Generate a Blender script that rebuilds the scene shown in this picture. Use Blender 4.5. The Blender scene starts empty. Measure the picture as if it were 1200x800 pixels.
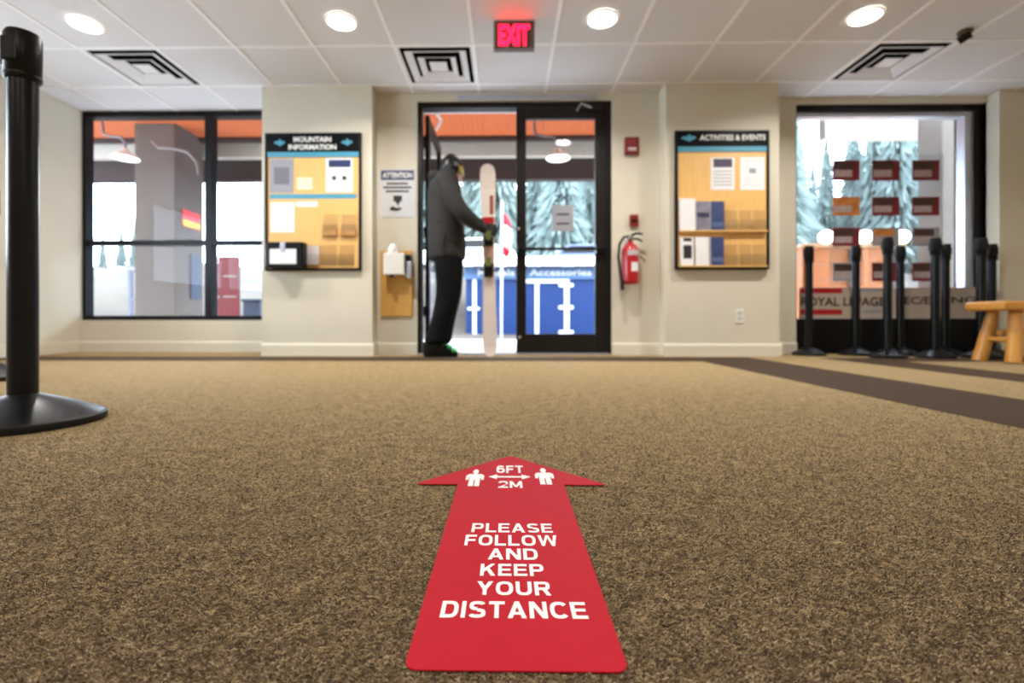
import bpy, bmesh, math, random
import numpy as np
from mathutils import Vector, Matrix
random.seed(7); np.random.seed(7)
scene = bpy.context.scene
C = scene.collection
PI = math.pi

# ------------------------------------------------------------------ camera
FPX, CXP, CYP, CH, YAW = 560.0, 584.2, 375.0, 0.315, math.radians(0.9)
cam_d = bpy.data.cameras.new('camera'); cam = bpy.data.objects.new('camera', cam_d); C.objects.link(cam)
cam.location = (0, 0, CH); cam.rotation_euler = (PI / 2, 0, YAW)
cam_d.sensor_width = 36; cam_d.lens = FPX * 36 / 1200
cam_d.shift_x = (600 - CXP) / 1200; cam_d.shift_y = (CYP - 400) / 1200
cam_d.clip_start = 0.02; cam_d.clip_end = 1000
cam_d.dof.use_dof = True; cam_d.dof.focus_distance = 0.66; cam_d.dof.aperture_fstop = 3.3
scene.camera = cam
# ------------------------------------------------------------------ world, exposure
w = bpy.data.worlds.new('overcast_sky'); scene.world = w; w.use_nodes = True
wb = w.node_tree.nodes['Background']; wb.inputs[0].default_value = (0.76, 0.88, 1.0, 1); wb.inputs[1].default_value = 13.5
scene.view_settings.view_transform = 'Standard'; scene.view_settings.look = 'None'
scene.view_settings.gamma = 1; scene.view_settings.use_curve_mapping = False
scene.view_settings.exposure = 0.0
DOWN_W = 26.0       # watts of each recessed downlight

# ------------------------------------------------------------------ helpers
def ray(px, py):
    u = (px - CXP) / FPX; v = -(py - CYP) / FPX
    return Vector((math.cos(YAW) * u - math.sin(YAW), math.sin(YAW) * u + math.cos(YAW), v))
def at(px, py, Y):
    d = ray(px, py); t = Y / d.y
    return Vector((t * d.x, Y, CH + t * d.z))
def onz(px, py, z):
    d = ray(px, py); t = (z - CH) / d.z
    return Vector((t * d.x, t * d.y, z))

def lin(c): return tuple(((v / 255) / 12.92 if v / 255 <= 0.04045 else ((v / 255 + 0.055) / 1.055) ** 2.4) for v in c)
MATS = {}
def mat(name, rgb, rough=0.6, metal=0.0, var=0.06, scale=18.0, bump=0.0, bscale=None, emit=None, estr=0, coat=0, spec=0.5, stretch=None):
    if name in MATS: return MATS[name]
    m = bpy.data.materials.new(name); m.use_nodes = True
    nt = m.node_tree; b = nt.nodes['Principled BSDF']
    c = lin(rgb)
    tc = nt.nodes.new('ShaderNodeTexCoord'); mp = nt.nodes.new('ShaderNodeMapping')
    nt.links.new(tc.outputs['Object'], mp.inputs[0])
    if stretch: mp.inputs['Scale'].default_value = stretch
    n = nt.nodes.new('ShaderNodeTexNoise'); n.inputs['Scale'].default_value = scale; n.inputs['Detail'].default_value = 4
    nt.links.new(mp.outputs[0], n.inputs[0])
    mx = nt.nodes.new('ShaderNodeMix'); mx.data_type = 'RGBA'
    mx.inputs[6].default_value = (*[max(0, x * (1 - 2 * var)) for x in c], 1); mx.inputs[7].default_value = (*[min(1, x * (1 + 2 * var)) for x in c], 1)
    nt.links.new(n.outputs[0], mx.inputs[0]); nt.links.new(mx.outputs[2], b.inputs['Base Color'])
    b.inputs['Roughness'].default_value = rough; b.inputs['Metallic'].default_value = metal
    b.inputs['Specular IOR Level'].default_value = spec
    if coat: b.inputs['Coat Weight'].default_value = coat
    if bump:
        n2 = nt.nodes.new('ShaderNodeTexNoise'); n2.inputs['Scale'].default_value = bscale or scale * 6; n2.inputs['Detail'].default_value = 3
        nt.links.new(mp.outputs[0], n2.inputs[0])
        bp = nt.nodes.new('ShaderNodeBump'); bp.inputs['Strength'].default_value = bump; bp.inputs['Distance'].default_value = 0.004
        nt.links.new(n2.outputs[0], bp.inputs['Height']); nt.links.new(bp.outputs[0], b.inputs['Normal'])
    if emit:
        b.inputs['Emission Color'].default_value = (*lin(emit), 1); b.inputs['Emission Strength'].default_value = estr
    MATS[name] = m; return m
def glass_mat(name, tint=(0.97, 0.985, 1.0), gloss=0.005, rough=0.02):
    if name in MATS: return MATS[name]
    m = bpy.data.materials.new(name); m.use_nodes = True; nt = m.node_tree; nt.nodes.clear()
    o = nt.nodes.new('ShaderNodeOutputMaterial'); t = nt.nodes.new('ShaderNodeBsdfTransparent'); g = nt.nodes.new('ShaderNodeBsdfGlossy')
    t.inputs[0].default_value = (*tint, 1); g.inputs['Roughness'].default_value = rough
    lw = nt.nodes.new('ShaderNodeLayerWeight'); lw.inputs[0].default_value = 0.25
    mr = nt.nodes.new('ShaderNodeMapRange'); mr.inputs[3].default_value = gloss; mr.inputs[4].default_value = 0.14
    mx = nt.nodes.new('ShaderNodeMixShader')
    nt.links.new(lw.outputs['Fresnel'], mr.inputs[0]); nt.links.new(mr.outputs[0], mx.inputs[0])
    nt.links.new(t.outputs[0], mx.inputs[1]); nt.links.new(g.outputs[0], mx.inputs[2]); nt.links.new(mx.outputs[0], o.inputs[0])
    MATS[name] = m; return m

WL = {}
def wloc(o): return WL.get(o.name, Vector((0, 0, 0)))
def tag(o, label=None, cat=None, group=None, kind=None):
    if label: o['label'] = label
    if cat: o['category'] = cat
    if group: o['group'] = group
    if kind: o['kind'] = kind
    return o
def empty(name, loc, label=None, cat=None, group=None, kind=None):
    o = bpy.data.objects.new(name, None); C.objects.link(o); o.location = loc; o.empty_display_size = 0.05
    WL[o.name] = Vector(loc)
    return tag(o, label, cat, group, kind)

def link_mesh(name, me, parent=None, loc=None):
    o = bpy.data.objects.new(name, me); C.objects.link(o)
    if parent is not None:
        o.parent = parent
    if loc is not None: o.location = loc
    return o

class MB:
    def __init__(s): s.v = []; s.f = []
    def add(s, vs, fs):
        b = len(s.v); s.v += [tuple(p) for p in vs]; s.f += [tuple(i + b for i in f) for f in fs]; return s
    def box(s, x0, x1, y0, y1, z0, z1):
        return s.add([(x0, y0, z0), (x1, y0, z0), (x1, y1, z0), (x0, y1, z0), (x0, y0, z1), (x1, y0, z1), (x1, y1, z1), (x0, y1, z1)],
                     [(0, 3, 2, 1), (4, 5, 6, 7), (0, 1, 5, 4), (1, 2, 6, 5), (2, 3, 7, 6), (3, 0, 4, 7)])
    def rings(s, rs, cap=True):
        n = len(rs[0]); vs = [p for r in rs for p in r]; fs = []
        for i in range(len(rs) - 1):
            for j in range(n):
                a = i * n + j; b = i * n + (j + 1) % n
                fs.append((a, b, b + n, a + n))
        if cap:
            fs.append(tuple(reversed(range(n)))); fs.append(tuple(range((len(rs) - 1) * n, len(rs) * n)))
        return s.add(vs, fs)
    def lathe(s, prof, c=(0, 0, 0), n=24, axis='z', cap=True):
        rs = []
        for r, h in prof:
            ring = []
            for j in range(n):
                a = 2 * PI * j / n; x, y = r * math.cos(a), r * math.sin(a)
                p = (x, y, h) if axis == 'z' else ((h, x, y) if axis == 'x' else (y, h, x))
                ring.append((c[0] + p[0], c[1] + p[1], c[2] + p[2]))
            rs.append(ring)
        return s.rings(rs, cap)
    def tube(s, pts, rad, n=10, flat=1.0):
        pts = [Vector(p) for p in pts]; rs = []
        rad = rad if isinstance(rad, (list, tuple)) else [rad] * len(pts)
        up = None
        for i, p in enumerate(pts):
            t = (pts[min(i + 1, len(pts) - 1)] - pts[max(i - 1, 0)]).normalized()
            if up is None: up = Vector((0, 0, 1)) if abs(t.z) < 0.9 else Vector((0, 1, 0))
            x = t.cross(up).normalized(); y = x.cross(t).normalized(); up = y
            rs.append([tuple(p + (x * math.cos(2 * PI * j / n) + y * math.sin(2 * PI * j / n) * flat) * rad[i]) for j in range(n)])
        return s.rings(rs)
    def ell(s, c, r, n=16, m=10, rot=None, zmin=-1.0, zmax=1.0):
        rs = []
        for i in range(m + 1):
            zz = zmin + (zmax - zmin) * i / m
            th = math.asin(max(-1, min(1, zz))) if (zmin > -1 or zmax < 1) else -PI / 2 + PI * i / m
            cr, sz = max(math.cos(th), 1e-3), math.sin(th)
            ring = []
            for j in range(n):
                p = Vector((r[0] * cr * math.cos(2 * PI * j / n), r[1] * cr * math.sin(2 * PI * j / n), r[2] * sz))
                if rot is not None: p = rot @ p
                ring.append(tuple(Vector(c) + p))
            rs.append(ring)
        return s.rings(rs)
    def poly(s, pts, d):            # pts: 3D outline (ccw seen from d side), extruded against d
        pts = [Vector(p) for p in pts]; d = Vector(d); n = len(pts)
        return s.add([p for p in pts] + [p - d for p in pts],
                     [tuple(range(n)), tuple(reversed(range(n, 2 * n)))] + [(i, i + n, (i + 1) % n + n, (i + 1) % n) for i in range(n)])
    def mesh(s, name, m=None, off=(0, 0, 0), smooth=False):
        me = bpy.data.meshes.new(name)
        o = Vector(off)
        me.from_pydata([tuple(Vector(v) - o) for v in s.v], [], s.f); me.update()
        bm = bmesh.new(); bm.from_mesh(me); bmesh.ops.recalc_face_normals(bm, faces=bm.faces); bm.to_mesh(me); bm.free()
        if m: me.materials.append(m)
        if smooth:
            for p in me.polygons: p.use_smooth = True
        return me
    def build(s, name, m, parent=None, smooth=False, bevel=0, label=None, cat=None, group=None, kind=None, seg=2, subd=0):
        a = np.array(s.v); lo, hi = a.min(0), a.max(0)
        if parent is None: loc = Vector(((lo[0] + hi[0]) / 2, (lo[1] + hi[1]) / 2, lo[2]))
        else: loc = wloc(parent)
        me = s.mesh(name, m, loc, smooth)
        o = link_mesh(name, me, parent)
        if parent is None: o.location = loc
        WL[o.name] = loc
        if bevel:
            b = o.modifiers.new('bevel', 'BEVEL'); b.width = bevel; b.segments = seg; b.limit_method = 'ANGLE'; b.angle_limit = 0.7
        if subd:
            b = o.modifiers.new('subd', 'SUBSURF'); b.levels = subd; b.render_levels = subd
        if smooth and bevel == 0 and not subd:
            try:
                for e in me.edges: pass
                me.set_sharp_from_angle(angle=math.radians(50))
            except Exception: pass
        return tag(o, label, cat, group, kind)

def copy_tree(o, parent=None):
    c = o.copy(); C.objects.link(c); c.parent = parent
    WL[c.name] = wloc(o)
    for ch in list(o.children): copy_tree(ch, c)
    return c

def text(name, s, w, h, m, parent, M, bold=0.0, depth=0.0008, spacing=1.0, label=None):
    """flat lettering fitted into a w x h box centred on the matrix M (local x right, y up, z out)"""
    cu = bpy.data.curves.new(name, 'FONT'); cu.body = s; cu.offset = bold; cu.resolution_u = 3; cu.space_character = spacing
    t = bpy.data.objects.new(name, cu); C.objects.link(t)
    dg = bpy.context.evaluated_depsgraph_get()
    me = bpy.data.meshes.new_from_object(t.evaluated_get(dg))
    bpy.data.objects.remove(t); bpy.data.curves.remove(cu)
    a = np.empty(len(me.vertices) * 3); me.vertices.foreach_get('co', a); a = a.reshape(-1, 3)
    lo, hi = a.min(0), a.max(0); sx, sy = w / (hi[0] - lo[0]), h / (hi[1] - lo[1])
    off = wloc(parent)
    a2 = np.empty_like(a)
    for i, p in enumerate(a):
        q = M @ Vector(((p[0] - (lo[0] + hi[0]) / 2) * sx, (p[1] - (lo[1] + hi[1]) / 2) * sy, depth)) - off
        a2[i] = q
    me.vertices.foreach_set('co', a2.ravel()); me.update()
    me.materials.clear(); me.materials.append(m)
    o = link_mesh(name, me, parent); WL[o.name] = off
    if label: o['label'] = label
    return o
def wallM(px, py, Y):      # text frame on a wall facing the camera (-Y)
    p = at(px, py, Y); return Matrix.Translation(p) @ Matrix.Rotation(PI / 2, 4, 'X')
def wall_text(name, s, px0, py0, px1, py1, Y, m, parent, bold=0.0, **k):
    a, b = at(px0, py1, Y), at(px1, py0, Y)
    return text(name, s, b.x - a.x, b.z - a.z, m, parent, wallM((px0 + px1) / 2, (py0 + py1) / 2, Y), bold, **k)
def rect(px0, py0, px1, py1, Y, t, mb=None, back=0.0):   # slab on a wall: front at Y, thickness t going back
    a, b = at(px0, py1, Y), at(px1, py0, Y)
    return (mb or MB()).box(a.x, b.x, Y, Y + t, a.z, b.z)

# ------------------------------------------------------------------ materials
M_wall = mat('wall_paint', (216, 209, 191), 0.7, var=0.015, scale=6, bump=0.15, bscale=160)
M_base = mat('baseboard_paint', (222, 216, 198), 0.45, var=0.01)
M_tile = mat('ceiling_tile', (228, 227, 229), 0.9, var=0.03, scale=220, bump=0.5, bscale=260)
M_bar = mat('ceiling_bar', (252, 252, 253), 0.45, var=0.01)
M_black = mat('black_aluminium', (16, 16, 19), 0.4, var=0.05, spec=0.2)
M_bronze = mat('bronze_aluminium', (30, 26, 24), 0.4, var=0.06, spec=0.25)
M_alu = mat('satin_aluminium', (190, 194, 204), 0.35, 0.6, var=0.03)
M_glass = glass_mat('window_glass')
M_plastic = mat('black_plastic', (9, 10, 12), 0.36, var=0.1, scale=60, spec=0.25)
M_postpaint = mat('black_post_paint', (9, 12, 16), 0.32, var=0.1, scale=120, spec=0.3)
M_rubber = mat('black_rubber', (10, 10, 11), 0.6)
M_white = mat('white_plastic', (232, 230, 224), 0.35, var=0.01)
M_paper = mat('paper', (236, 235, 236), 0.7, var=0.02)
M_lens = mat('lamp_lens', (255, 250, 240), 0.5, emit=(255, 246, 232), estr=9.0)
M_chrome = mat('chrome', (225, 226, 228), 0.12, 1.0, var=0.02)
M_vent = mat('white_metal_vane', (236, 236, 238), 0.35, var=0.01)
M_dark = mat('dark_cavity', (10, 10, 11), 0.9, spec=0.05)
M_maple = mat('maple_veneer', (232, 184, 112), 0.42, var=0.08, scale=5, stretch=(9, 9, 1))
M_teal = mat('teal_print', (70, 150, 178), 0.5, var=0.03)
M_header = mat('black_print', (9, 11, 15), 0.5, spec=0.1)
M_white_print = mat('white_print', (240, 240, 238), 0.55, var=0.01)
M_black_print = mat('dark_print', (30, 28, 30), 0.6)
M_navy = mat('navy_print', (36, 48, 96), 0.5, var=0.05)
M_red = mat('red_enamel', (176, 24, 36), 0.3, var=0.06, coat=0.3)
M_redprint = mat('red_print', (150, 22, 34), 0.5, var=0.05)
M_pine = mat('varnished_pine', (206, 146, 66), 0.35, var=0.14, scale=7, stretch=(1, 7, 7), coat=0.2)
M_concrete = mat('concrete', (96, 87, 81), 0.85, var=0.09, scale=5, bump=0.3, bscale=40)
M_grey_print = mat('grey_print', (150, 150, 158), 0.6, var=0.1, scale=60)

# ------------------------------------------------------------------ key planes
H = 2.39           # ceiling height
YC, YD, YL, YR = 4.20, 4.36, 4.66, 4.50      # pillar faces, door wall, left window wall, right window wall
XL = at(93, 300, YL).x                        # left side wall
x_c1a, x_c1b = at(307, 300, YC).x, at(436, 300, YC).x
x_c2a, x_c2b = at(780, 300, YC).x, at(913, 300, YC).x
x_c3 = at(1171, 300, 4.385).x
XR = 6.2; YB = -4.5; YO = 4.82

# ------------------------------------------------------------------ floor
def carpet(name, cols, mottle=(0.75, 1.2), fine=420, sheen=0.2):
    m = bpy.data.materials.new(name); m.use_nodes = True; nt = m.node_tree; b = nt.nodes['Principled BSDF']
    tc = nt.nodes.new('ShaderNodeTexCoord')
    mp = nt.nodes.new('ShaderNodeMapping'); mp.inputs['Scale'].default_value = (0.62, 1.0, 1.0)
    nt.links.new(tc.outputs['Object'], mp.inputs[0])
    n1 = nt.nodes.new('ShaderNodeTexNoise'); n1.inputs['Scale'].default_value = fine; n1.inputs['Detail'].default_value = 5; n1.inputs['Roughness'].default_value = 0.65
    n1.inputs['Distortion'].default_value = 0.6
    nt.links.new(mp.outputs[0], n1.inputs[0])
    r = nt.nodes.new('ShaderNodeValToRGB'); e = r.color_ramp.elements
    e[0].position = 0.30; e[0].color = (*lin(cols[0]), 1); e[1].position = 0.72; e[1].color = (*lin(cols[2]), 1)
    k = e.new(0.50); k.color = (*lin(cols[1]), 1)
    nt.links.new(n1.outputs[0], r.inputs[0])
    n2 = nt.nodes.new('ShaderNodeTexNoise'); n2.inputs['Scale'].default_value = 26; n2.inputs['Detail'].default_value = 6
    nt.links.new(tc.outputs['Object'], n2.inputs[0])
    mr = nt.nodes.new('ShaderNodeMapRange'); mr.inputs[1].default_value = 0.3; mr.inputs[2].default_value = 0.7; mr.inputs[3].default_value = mottle[0]; mr.inputs[4].default_value = mottle[1]
    nt.links.new(n2.outputs[0], mr.inputs[0])
    mx = nt.nodes.new('ShaderNodeMix'); mx.data_type = 'RGBA'; mx.blend_type = 'MULTIPLY'; mx.inputs[0].default_value = 1
    nt.links.new(r.outputs[0], mx.inputs[6]); nt.links.new(mr.outputs[0], mx.inputs[7])
    nt.links.new(mx.outputs[2], b.inputs['Base Color'])
    b.inputs['Roughness'].default_value = 0.95; b.inputs['Specular IOR Level'].default_value = 0.15
    b.inputs['Sheen Weight'].default_value = sheen; b.inputs['Sheen Tint'].default_value = (1.0, 0.86, 0.62, 1); b.inputs['Sheen Roughness'].default_value = 0.5
    bp = nt.nodes.new('ShaderNodeBump'); bp.inputs['Strength'].default_value = 0.9; bp.inputs['Distance'].default_value = 0.004
    nt.links.new(n1.outputs[0], bp.inputs['Height']); nt.links.new(bp.outputs[0], b.inputs['Normal'])
    return m
M_carpet = carpet('flecked_carpet', [(72, 56, 38), (152, 127, 84), (216, 188, 134)])
M_carpet2 = carpet('brown_carpet', [(26, 18, 12), (62, 45, 32), (90, 68, 48)], (0.85, 1.1), sheen=0.08)
fl = MB().box(-6.6, XR + 0.2, YB, YO, -0.12, 0.0)
floor = fl.build('floor', M_carpet, label='flecked beige brown carpet floor', kind='structure')
def strip(x0, x1, y0, y1):
    MB().box(x0, x1, y0, y1, -0.001, 0.0015).build('carpet_border', M_carpet2, floor, label='dark brown carpet border strip')
strip(1.50, 2.04, -1.5, 3.68); strip(XL, 2.04, 3.68, 4.08); strip(2.62, 3.02, -1.5, 3.68); strip(2.62, 6.1, 3.68, 4.02)
# short matted fibres of the nearer carpet, coloured darker for the shade between them
def fibres():
    n = 420000
    u = np.random.rand(n); Y = 0.30 * (2.9 / 0.30) ** u
    X = (np.random.rand(n) * 2 - 1) * (0.12 + 1.2 * Y)
    keep = ~((np.abs(X - 0.009) < 0.099) & (Y > 0.428) & (Y < 0.99))
    keep &= ~((X > 1.50) & (X < 2.04))
    keep &= np.random.rand(n) < np.clip((2.7 - Y) / 1.9, 0, 1) ** 1.4
    X, Y = X[keep], Y[keep]; n = len(X)
    L = np.random.uniform(0.003, 0.008, n); W = np.random.uniform(0.0002, 0.00045, n) * (0.7 + 0.6 * Y)
    a = np.random.normal(0.15, 0.75, n)
    bend = np.random.normal(0, 0.5, n)
    z0 = np.random.uniform(0.0, 0.0014, n); z1 = z0 + np.random.uniform(-0.0002, 0.0028, n)
    d0 = np.stack([np.cos(a), np.sin(a)], 1); d1 = np.stack([np.cos(a + bend), np.sin(a + bend)], 1)
    p0 = np.stack([X, Y], 1); p1 = p0 + d0 * L[:, None] * .5; p2 = p1 + d1 * L[:, None] * .5
    q0 = np.stack([-d0[:, 1], d0[:, 0]], 1) * W[:, None]; q2 = np.stack([-d1[:, 1], d1[:, 0]], 1) * W[:, None]
    zt = np.full(n, 0.0003)
    V = np.empty((n, 6, 3))
    V[:, 0, :2] = p0 - q0; V[:, 1, :2] = p0 + q0; V[:, 2, :2] = p1 - q0 * 1.2; V[:, 3, :2] = p1 + q0 * 1.2; V[:, 4, :2] = p2 - q2 * .6; V[:, 5, :2] = p2 + q2 * .6
    V[:, 0, 2] = z0; V[:, 1, 2] = z0 + zt; V[:, 2, 2] = z1; V[:, 3, 2] = z1 + zt; V[:, 4, 2] = z0 * .6 ; V[:, 5, 2] = z0 * .6 + zt
    base = np.arange(n)[:, None] * 6
    F = np.concatenate([base + np.array([0, 2, 3, 1]), base + np.array([2, 4, 5, 3])], 1).reshape(-1)
    me = bpy.data.meshes.new('carpet_fibre')
    me.vertices.add(n * 6); me.vertices.foreach_set('co', V.ravel())
    me.loops.add(n * 8); me.loops.foreach_set('vertex_index', F.astype(np.int32))
    me.polygons.add(n * 2); me.polygons.foreach_set('loop_start', np.arange(0, n * 8, 4, dtype=np.int32))
    me.update(calc_edges=True)
    at_ = me.attributes.new('tone', 'FLOAT', 'POINT')
    t = np.random.rand(n); at_.data.foreach_set('value', np.repeat(t, 6).astype(np.float32))
    m = bpy.data.materials.new('carpet_fibre'); m.use_nodes = True; nt = m.node_tree; b = nt.nodes['Principled BSDF']
    an = nt.nodes.new('ShaderNodeAttribute'); an.attribute_name = 'tone'
    r = nt.nodes.new('ShaderNodeValToRGB'); e = r.color_ramp.elements
    e[0].position = 0.0; e[0].color = (*lin((46, 37, 29)), 1); e[1].position = 1.0; e[1].color = (*lin((178, 157, 126)), 1)
    for pos, c in ((0.3, (74, 60, 44)), (0.62, (116, 96, 71)), (0.85, (152, 130, 99))):
        k = e.new(pos); k.color = (*lin(c), 1)
    nt.links.new(an.outputs['Fac'], r.inputs[0])
    tc = nt.nodes.new('ShaderNodeTexCoord'); n2 = nt.nodes.new('ShaderNodeTexNoise'); n2.inputs['Scale'].default_value = 26; n2.inputs['Detail'].default_value = 6
    nt.links.new(tc.outputs['Object'], n2.inputs[0])
    mr = nt.nodes.new('ShaderNodeMapRange'); mr.inputs[1].default_value = 0.3; mr.inputs[2].default_value = 0.7; mr.inputs[3].default_value = 0.72; mr.inputs[4].default_value = 1.2
    nt.links.new(n2.outputs[0], mr.inputs[0])
    mx = nt.nodes.new('ShaderNodeMix'); mx.data_type = 'RGBA'; mx.blend_type = 'MULTIPLY'; mx.inputs[0].default_value = 1
    nt.links.new(r.outputs[0], mx.inputs[6]); nt.links.new(mr.outputs[0], mx.inputs[7]); nt.links.new(mx.outputs[2], b.inputs['Base Color'])
    b.inputs['Roughness'].default_value = 0.8; b.inputs['Specular IOR Level'].default_value = 0.2
    me.materials.append(m)
    o = link_mesh('carpet_fibre', me, floor, -wloc(floor)); o['kind'] = 'stuff'; WL[o.name] = Vector((0, 0, 0))
fibres()

# ------------------------------------------------------------------ ceiling
G, GX0, GY0 = 0.604, -0.246, 3.597
ceil = MB().box(-6.6, XR + 0.2, YB, YO, H + 0.1, H + 0.2).build('ceiling', M_tile, label='suspended ceiling of pale square tiles', kind='structure')
VENTS = {(-5, 0), (-1, 0), (5, 0)}
tile_me = MB().box(0.008, G - 0.008, 0.008, G - 0.008, 0.0, 0.018).mesh('ceiling_tile', M_tile)
coff = -wloc(ceil)
for i in range(-10, 11):
    for j in range(-6, 2):
        x, y = GX0 + i * G, GY0 + j * G
        if (i, j) in VENTS or x < XL - 0.05 - G or x > XR: continue
        if y + G > YL + 0.1 and (i < -7 or i > 10): continue
        o = link_mesh('ceiling_tile', tile_me, ceil, coff + Vector((x, y, H)))
for i in range(-10, 12):
    x = GX0 + i * G
    MB().box(x - 0.012, x + 0.012, -1.3, 4.78, H - 0.004, H + 0.006).build('ceiling_bar', M_bar, ceil)
for j in range(-7, 3):
    y = GY0 + j * G
    if y > 4.7: continue
    MB().box(-6.5, XR, y - 0.012, y + 0.012, H - 0.0045, H + 0.0055).build('ceiling_bar', M_bar, ceil)

# ------------------------------------------------------------------ walls
def wall(name, label, *boxes):
    mb = MB()
    for b in boxes: mb.box(*b)
    return mb.build(name, M_wall, label=label, kind='structure')
Z1 = H + 0.1
SY0, SY1, SZ0, SZ1 = 0.7, 3.82, 0.75, 2.22
wall('wall_left', 'cream side wall beside the left window', (XL - 0.15, XL, SY1, YO, 0, Z1), (XL - 0.15, XL, YB, SY0, 0, Z1), (XL - 0.15, XL, SY0, SY1, 0, SZ0), (XL - 0.15, XL, SY0, SY1, SZ1, Z1))
w3 = empty('window_3', (XL - .1, 2.2, SZ0), 'side window in the left wall at the picture edge', kind='structure')
for nm_, y_0, y_1, z_0, z_1 in (('frame_jamb', SY0, SY0 + .06, SZ0, SZ1), ('frame_jamb', SY1 - .06, SY1, SZ0, SZ1), ('frame_head', SY0 + .06, SY1 - .06, SZ1 - .06, SZ1), ('frame_sill', SY0 + .06, SY1 - .06, SZ0, SZ0 + .05), ('mullion', 2.2, 2.27, SZ0 + .05, SZ1 - .06)):
    MB().box(XL - .12, XL - .04, y_0, y_1, z_0, z_1).build(nm_, M_alu, w3, bevel=.003)
for y_0, y_1 in ((SY0 + .06, 2.2), (2.27, SY1 - .06)): MB().box(XL - .082, XL - .078, y_0, y_1, SZ0 + .05, SZ1 - .06).build('pane', M_glass, w3)
wall('wall_behind', 'cream wall behind the viewer', (-6.5, XR, YB, YB + 0.1, 0, Z1))
wall('wall_right', 'cream wall on the right side', (XR, XR + 0.1, YB + 0.1, 4.385, 0, Z1))
# pillars
p1 = MB().box(x_c1a, x_c1b, YC, YO, 0, Z1).build('wall_pillar', M_wall, label='cream pillar carrying the mountain information board', kind='structure')
p2 = MB().box(x_c2a, x_c2b, YC, YO, 0, Z1).build('wall_pillar', M_wall, label='cream pillar carrying the activities and events board', kind='structure')
p3 = MB().box(x_c3, XR + 0.1, 4.385, YO, 0, Z1).build('wall_pillar', M_wall, label='beige pillar at the right behind the wooden bench', kind='structure')
# door wall
dL, dR = at(489, 300, YD).x, at(717, 300, YD).x
dT = at(600, 118, YD).z
wall('wall_door', 'cream wall around the entrance doors', (x_c1b, dL, YD, YD + 0.16, 0, Z1), (dR, x_c2a, YD, YD + 0.16, 0, Z1), (dL, dR, YD, YD + 0.16, dT, Z1))
# left window wall
wl0, wl1 = at(90, 300, YL).x, x_c1a
wlT, wlB = at(200, 127.5, YL).z, at(200, 375, YL).z
wall('wall_window_left', 'pale wall under the left window', (XL, wl1, YL, YO, 0, wlB), (XL, wl1, YL, YO, wlT, Z1))
# right window wall
wr0, wr1 = at(933, 300, YR).x, at(1156, 300, YR).x
wrT = at(1000, 121, YR).z
wall('wall_window_right', 'cream wall around the right window', (x_c2b, wr0, YR, YO, 0, Z1), (wr0, x_c3, YR, YO, wrT, Z1), (wr1, x_c3, YR, YO, 0, wrT))
def baseboard(name, x0, x1, y):
    mb = MB(); mb.poly([(x0, y, 0), (x0, y - 0.016, 0), (x0, y - 0.016, 0.09), (x0, y - 0.010, 0.105), (x0, y, 0.11)], (-(x1 - x0), 0, 0))
    mb.build(name, M_base, kind='structure', label='painted baseboard')
baseboard('baseboard_left_window', XL, x_c1a, YL)
baseboard('baseboard_left_pillar', x_c1a, x_c1b + 0.016, YC)
baseboard('baseboard_door_left', x_c1b, dL, YD)
baseboard('baseboard_door_right', dR, x_c2a, YD)
baseboard('baseboard_right_pillar', x_c2a - 0.016, x_c2b + 0.016, YC)
baseboard('baseboard_right_window', x_c2b, wr0, YR)
baseboard('baseboard_right', x_c3, XR, 4.385)
MB().box(XL, XL + 0.014, -1.9, YL, 0, 0.11).build('baseboard_side_left', M_base, kind='structure', label='painted baseboard of the left side wall', bevel=0.004)
MB().box(x_c1b, x_c1b + 0.016, YC, YD, 0, 0.11).build('baseboard_pillar_side', M_base, kind='structure', label='painted baseboard of the pillar side')
MB().box(x_c2a - 0.016, x_c2a, YC, YD, 0, 0.11).build('baseboard_pillar_return', M_base, kind='structure', label='painted baseboard of the pillar return')

# ------------------------------------------------------------------ left window
def bar(name, m, parent, px0, py0, px1, py1, Y, t, bevel=0.003):
    return rect(px0, py0, px1, py1, Y, t).build(name, m, parent, bevel=bevel)
YW = YL + 0.03
w1 = empty('window_1', at(200, 375, YW), 'black framed four pane window on the left', kind='structure')
zt, zb = wlT, wlB
def seg(parent, name, m, x0, x1, z0, z1, y0, y1, bevel=0.003):
    return MB().box(x0, x1, y0, y1, z0, z1).build(name, m, parent, bevel=bevel)
xm0, xm1 = at(239.5, 300, YW).x, at(248, 300, YW).x
zr0, zr1 = at(200, 287, YW).z, at(200, 281, YW).z
xs = at(100, 300, YW).x
seg(w1, 'frame_head', M_black, XL, wl1, zt - 0.062, zt, YW, YW + 0.1)
seg(w1, 'frame_sill', M_black, XL, wl1, zb, zb + 0.045, YW, YW + 0.1)
seg(w1, 'frame_jamb', M_black, XL, xs, zb + 0.045, zt - 0.062, YW, YW + 0.1)
seg(w1, 'frame_jamb', M_black, wl1 - 0.06, wl1, zb + 0.045, zt - 0.062, YW, YW + 0.1)
seg(w1, 'mullion', M_black, xm0, xm1, zb + 0.045, zt - 0.062, YW, YW + 0.1)
seg(w1, 'transom', M_black, xs, xm0, zr0, zr1, YW + 0.004, YW + 0.09)
seg(w1, 'transom', M_black, xm1, wl1 - 0.06, zr0, zr1, YW + 0.004, YW + 0.09)
for a, b in ((xs, xm0), (xm1, wl1 - 0.06)):
    for c, d in ((zb + 0.045, zr0), (zr1, zt - 0.062)):
        seg(w1, 'pane', M_glass, a, b, c, d, YW + 0.045, YW + 0.049, 0)
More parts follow.
